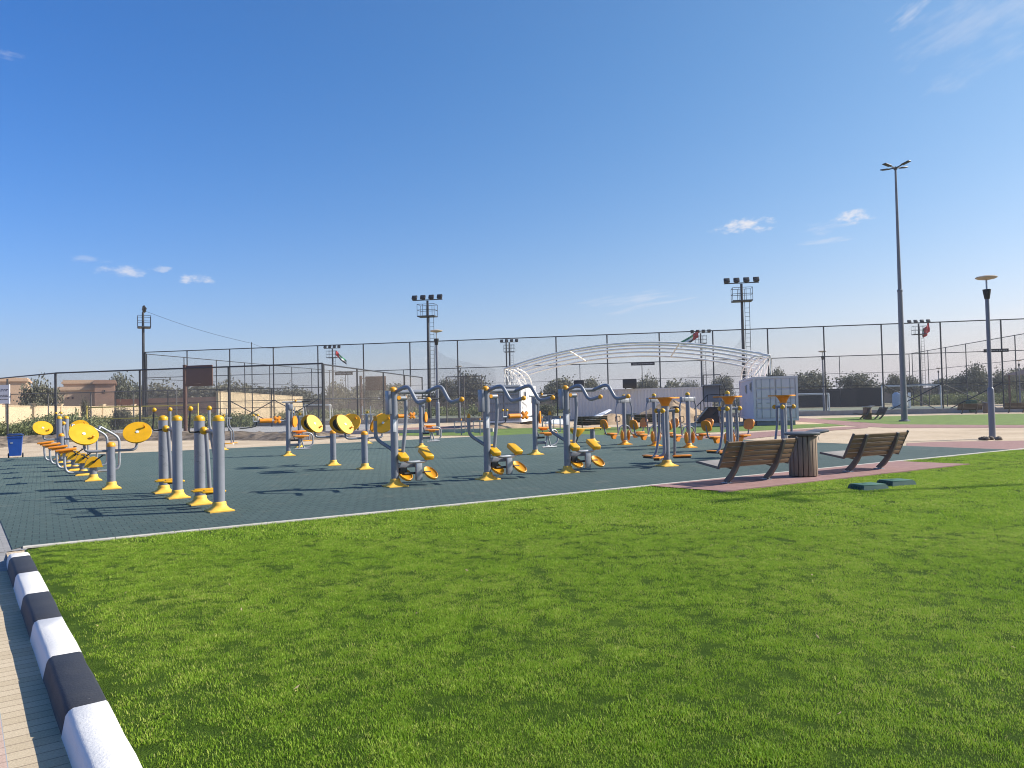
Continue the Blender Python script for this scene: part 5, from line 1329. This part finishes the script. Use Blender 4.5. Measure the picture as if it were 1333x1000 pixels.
TREES = [
 ('big bushy grey olive tree beside the tan villa behind the cream wall', 52, 492, 46, 92, 'olive'),
 ('small tree peeping over the tan villa roof line', 24, 495, 14, 125, 'olive'),
 ('dark dense tree right of the tan villa', 154, 487, 38, 130, 'dark'),
 ('dark low tree just left of the left floodlight mast', 181, 500, 24, 138, 'dark'),
 ('olive tree behind the left floodlight mast', 212, 497, 66, 150, 'olive'),
 ('olive tree hidden partly by the brown backboard', 256, 499, 60, 150, 'olive'),
 ('olive tree just right of the brown backboard', 300, 494, 54, 145, 'olive'),
 ('low olive tree over the tall pale wall', 338, 502, 64, 158, 'olive'),
 ('small olive tree at the right court corner post', 380, 501, 52, 160, 'olive'),
 ('olive tree between the court corner and the far hoop', 441, 496, 36, 150, 'olive'),
 ('rounded olive tree right of the far hoop', 482, 494, 26, 150, 'olive'),
 ('low olive tree left of the ladder mast', 514, 499, 46, 160, 'olive'),
 ('small tree between the ladder mast and the cage panels', 584, 493, 26, 150, 'olive'),
 ('large full tree left of the white end container', 617, 485, 48, 128, 'olive'),
 ('olive tree above the right shoulder of the white end container', 731, 491, 44, 150, 'olive'),
 ('olive tree under the arched frame left of the roof box', 768, 492, 34, 150, 'olive'),
 ('small round tree under the middle of the arched frame', 845, 487.5, 30, 150, 'olive'),
 ('low tree just left of the stair landing', 899, 494.5, 26, 155, 'olive'),
 ('grey tree between the stair rails and the pale container', 941, 489, 28, 150, 'olive'),
 ('tree peeping over the pale container roof', 1011, 480, 28, 140, 'dark'),
 ('broad tree just right of the pale container', 1053, 484, 56, 140, 'dark'),
 ('broad tree above the black screen left of the tall lamp', 1119, 486, 52, 140, 'dark'),
 ('narrow tree behind the tall lamp post', 1163, 487, 22, 140, 'dark'),
 ('small tree right of the tall lamp post above the goal', 1186, 489, 26, 140, 'dark'),
 ('low tree between goal and side fence', 1231, 492, 46, 145, 'dark'),
 ('tall rounded tree left of the nearest lamp', 1276, 474, 34, 138, 'dark'),
 ('lower tree at the left foot of the tall rounded tree', 1254, 487, 34, 138, 'dark'),
 ('olive tree right of the nearest lamp', 1309, 479, 42, 138, 'olive'),
 ('tree at the right edge of the photo', 1337, 478, 40, 138, 'dark'),
 ]
for lab, px, top, w, Y, kd in TREES: tree(lab, px, top, w, Y, kd)
# far wood reading as one mass
rnd = random.Random(11); vs = []; fs = []
mm = MATS['leaf_olive']
def wood(name, label, x0, x1, Y, hm, n, leaf):
    rnd = random.Random(int(x0*3+Y)); vs = []; fs = []
    for i in range(n):
        px = rnd.uniform(x0, x1); q = gx(px, Y+rnd.uniform(-6, 6)); u_ = px*.045
        H = hm*(.62+.2*math.sin(u_)+.14*math.sin(u_*2.7+1)+.1*math.sin(u_*6.1)); z = H*(rnd.random()**.6)
        for k in range(6):
            p = Vector((q.x+rnd.gauss(0, .7), q.y+rnd.gauss(0, .5), max(.1, z+rnd.gauss(0, .35)))); n_ = Vector((rnd.gauss(0, 1), rnd.gauss(0, 1), rnd.gauss(.4, 1))).normalized()
            x = n_.orthogonal().normalized(); y = n_.cross(x); s = leaf*rnd.uniform(.6, 1.3); o = len(vs)
            vs += [p-x*s*.5, p+y*s*.3, p+x*s*.5, p-y*s*.3]; fs.append((o, o+1, o+2, o+3))
    me = bpy.data.meshes.new(name); me.from_pydata([tuple(v) for v in vs], [], fs); me.materials.append(MATS['leaf_olive' if x0 < 900 else 'leaf_dark'])
    o = bpy.data.objects.new(name, me); COL.objects.link(o); return tag(o, label, 'wood', None, 'stuff')
wood('far_wood', 'low far belt of grey olive woodland on the left skyline', 135, 960, 185, 6.4, 4600, .8)
wood('far_wood', 'low far belt of dark woodland on the right skyline', 955, 1420, 176, 3.9, 2400, .7)
def weeds(name, label, x0, x1, Ya, Yb, hm, n, leaf):
    rnd = random.Random(int(x0+n)); vs = []; fs = []
    for i in range(n):
        Y = rnd.uniform(Ya, Yb); px = rnd.uniform(x0, x1); q = gx(px, Y); H = hm*(.55+.3*math.sin(q.x*.9+Y)+.25*rnd.random()); z = H*(rnd.random()**.7)
        for k in range(5):
            p = Vector((q.x+rnd.gauss(0, .22), q.y+rnd.gauss(0, .22), max(.05, z+rnd.gauss(0, .15)))); n_ = Vector((rnd.gauss(0, 1), rnd.gauss(0, 1), rnd.gauss(.2, .7))).normalized()
            x = n_.orthogonal().normalized(); y = n_.cross(x); s = leaf*rnd.uniform(.6, 1.3); o = len(vs)
            vs += [p-x*s*.5, p+y*s*.25, p+x*s*.5, p-y*s*.25]; fs.append((o, o+1, o+2, o+3))
    me = bpy.data.meshes.new(name); me.from_pydata([tuple(v) for v in vs], [], fs); me.materials.append(MATS['leaf_weed'])
    o = bpy.data.objects.new(name, me); COL.objects.link(o); return tag(o, label, 'weeds', None, 'stuff')
weeds('weeds', 'green scrub growing between the mesh fence and cream wall', -40, 135, 54, 60, 1.4, 6500, .17)
weeds('weeds', 'thinner green scrub between the yellow taped net and the farther cream wall', 120, 330, 72, 84, 1.25, 5000, .2)
weeds('weeds', 'green scrub along the pitch side fence at right', 1185, 1400, 113, 124, 1.55, 4200, .30)
weeds('weeds', 'thin green scrub behind the courts', 300, 740, 118, 126, 1.4, 3600, .30)
SHR = [('slim young shrub right of the nearest tan villa doorway', 112, 519, 12, 78, 'olive'), ('leafy shrub left of the yellow taped net', 97, 531, 14, 68, 'weed'), ('drooping shrub before the cream wall behind the yellow tape', 158, 527, 24, 72, 'olive'),
       ('leafy shrub by the left court post', 70, 534, 11, 68, 'weed'), ('small shrub near the left floodlight mast foot', 181, 534, 10, 72, 'weed'),
       ('round bush under the crossed fence braces behind the white container', 712, 526.5, 22, 88, 'dark'), ('round bush seen left of the white end container', 620, 526, 26, 100, 'weed'),
       ('tall bush among the scrub right of the nearest lamp', 1320, 502, 22, 112, 'weed'), ('bush among the scrub left of the nearest lamp', 1262, 509, 30, 114, 'weed')]
for lab, px, top, w, Y, kd in SHR: tree(lab, px, top, w, Y, kd, 'shrubs among the scrub', None, 'shrub', 'shrub')

# ------------------------------------------------------------------ light and sky
world = bpy.data.worlds.new('World'); SC.world = world; world.use_nodes = True
t = NT(world); bg = t.n['Background']
sky = t.new('ShaderNodeTexSky'); sky.sky_type = 'NISHITA'; sky.sun_disc = False
sky.sun_elevation = SUN_EL; sky.sun_rotation = math.atan2(SUN_AZ.x, SUN_AZ.y); sky.altitude = 0; sky.air_density = 1.0; sky.dust_density = 1.0; sky.ozone_density = 2.5
tc = t.new('ShaderNodeTexCoord'); dirv = tc.outputs['Generated']
def vdot(v):
    o = t.new('ShaderNodeVectorMath', operation='DOT_PRODUCT'); t.lk(dirv, o.inputs[0]); o.inputs[1].default_value = v; return o.outputs['Value']
def cloud(px, py, wp, hp, scale, stretch, lo, hi, amt, tilt=0):
    """patch of cloud in a fixed direction of the sky; noise shapes its edge"""
    c = ray(px, py).normalized(); rt = c.cross(Vector((0, 0, 1))).normalized(); up = rt.cross(c)
    r2 = rt*math.cos(tilt)+up*math.sin(tilt); u2 = up*math.cos(tilt)-rt*math.sin(tilt)
    a = vdot(r2); b = vdot(u2); f_ = t.math('GREATER_THAN', vdot(c), .5)
    cx_ = t.new('ShaderNodeCombineXYZ'); t.lk(t.math('MULTIPLY', a, scale/stretch), cx_.inputs[0]); t.lk(t.math('MULTIPLY', b, scale), cx_.inputs[1]); cx_.inputs[2].default_value = px*.37
    n = t.noise(cx_.outputs[0], 1., 7, .6)
    an = t.math('DIVIDE', a, wp/1000.); bn = t.math('DIVIDE', b, hp/1000.)
    d = t.math('ADD', t.math('MULTIPLY', an, an), t.math('MULTIPLY', bn, bn))
    s = t.math('SUBTRACT', t.math('ADD', t.math('MULTIPLY', n, 3.6), -1.05), d)
    mr = t.new('ShaderNodeMapRange'); mr.interpolation_type = 'SMOOTHSTEP'; mr.inputs['From Min'].default_value = lo; mr.inputs['From Max'].default_value = hi; mr.inputs['To Max'].default_value = amt
    t.lk(s, mr.inputs['Value']); return t.math('MULTIPLY', mr.outputs[0], f_)
cov = None
for args in ((965, 294, 44, 11, 120, 1.9, .0, 1.5, .95, R(2)), (1108, 283, 27, 11, 120, 1.8, .0, 1.5, .95, R(6)), (160, 353, 34, 9.5, 110, 2.0, .0, 1.7, .75), (256, 362.5, 23, 9, 110, 1.8, .0, 1.5, .85), (207, 350, 26, 7, 90, 2.4, .45, 1.1, .4),
             (1000, 296, 24, 10, 120, 2.4, .5, 1.2, .35), (860, 385, 190, 26, 70, 9, .55, 1.25, .32, R(6)), (1080, 303, 70, 22, 80, 6, .55, 1.2, .28, R(5)), (1190, 12, 34, 13, 95, 3, .2, 1.8, .5, R(28)),
             (560, 462, 60, 16, 60, 3, .3, 1.2, .30), (1250, 60, 160, 60, 30, 3, .5, 1.4, .22, R(20)), (15, 72, 22, 8, 80, 3, .4, 1.2, .2), (1280, 425, 160, 30, 45, 6, .4, 1.3, .3, R(3)), (120, 335, 40, 12, 80, 3, .55, 1.2, .22)):
    c = cloud(*args); cov = c if cov is None else t.math('ADD', cov, t.math('MULTIPLY', c, t.math('SUBTRACT', 1, cov)))
bg.inputs['Strength'].default_value = .1
CLOUD_COL = (5.6, 5.5, 5.7)
# desert air: the clear sky model is tinted towards pale lavender low down and towards the sun
szz = t.new('ShaderNodeSeparateXYZ'); t.lk(dirv, szz.inputs[0]); up_ = t.math('MINIMUM', t.math('MAXIMUM', szz.outputs[2], 0.), .42)
ex = t.math('POWER', math.e, t.math('MULTIPLY', up_, -4.)); sdot = vdot((.987, .16, 0))
cmb = t.new('ShaderNodeCombineXYZ')
for i, (a, b, c) in enumerate(((-1.09, 1.04, .271), (-.29, .08, .005), (.12, -.14, -.255))):
    e = t.math('ADD', t.math('ADD', t.math('MULTIPLY', ex, b), t.math('MULTIPLY', sdot, c)), a)
    e = t.math('ADD', e, t.math('MULTIPLY', t.math('MULTIPLY', up_, sdot), (1.05, .4, .0)[i]))
    t.lk(t.math('POWER', math.e, e), cmb.inputs[i])
tint = t.mix(1., sky.outputs[0], cmb.outputs[0], 'MULTIPLY')
low = t.math('MULTIPLY', t.math('POWER', math.e, t.math('MULTIPLY', up_, -15.)), .88)
lav = t.new('ShaderNodeVectorMath', operation='SCALE'); lav.inputs[0].default_value = (4.0, 4.4, 5.15); t.lk(t.math('ADD', t.math('MULTIPLY', sdot, .28), .98), lav.inputs['Scale'])
tint = t.mix(low, tint, lav.outputs[0])
t.lk(t.mix(cov, tint, CLOUD_COL), bg.inputs['Color'])
sd = bpy.data.lights.new('sun', 'SUN'); sd.energy = 5.0; sd.angle = R(.53); sd.color = (1., .94, .85)
so = bpy.data.objects.new('sun', sd); COL.objects.link(so)
S = Vector((SUN_AZ.x*math.cos(SUN_EL), SUN_AZ.y*math.cos(SUN_EL), math.sin(SUN_EL)))
so.rotation_euler = S.to_track_quat('Z', 'Y').to_euler(); so.location = (20, 5, 30)
HAZE = .0004
if HAZE:
    mb = MB(); mb.box((30, 95, 13), (620, 250, 29)); hz = mb.build('haze', 'white_paint', None, False); hz['kind'] = 'stuff'; hz['label'] = 'thin pale desert haze over the whole park'; hz['category'] = 'haze'
    hm = bpy.data.materials.new('haze'); hm.use_nodes = True; n = hm.node_tree.nodes; n.remove(n['Principled BSDF']); pv = n.new('ShaderNodeVolumePrincipled')
    pv.inputs['Color'].default_value = (.86, .87, .92, 1); pv.inputs['Density'].default_value = HAZE; pv.inputs['Anisotropy'].default_value = .25
    hm.node_tree.links.new(pv.outputs[0], n['Material Output'].inputs['Volume']); hz.data.materials[0] = hm
SC.view_settings.view_transform = 'Standard'; SC.view_settings.look = 'None'; SC.view_settings.gamma = 1; SC.view_settings.exposure = .65
SC.cycles.transparent_max_bounces = 48; SC.cycles.max_bounces = 6; SC.cycles.use_denoising = True; SC.cycles.pixel_filter_type = 'BLACKMAN_HARRIS'; SC.cycles.filter_width = 1.05
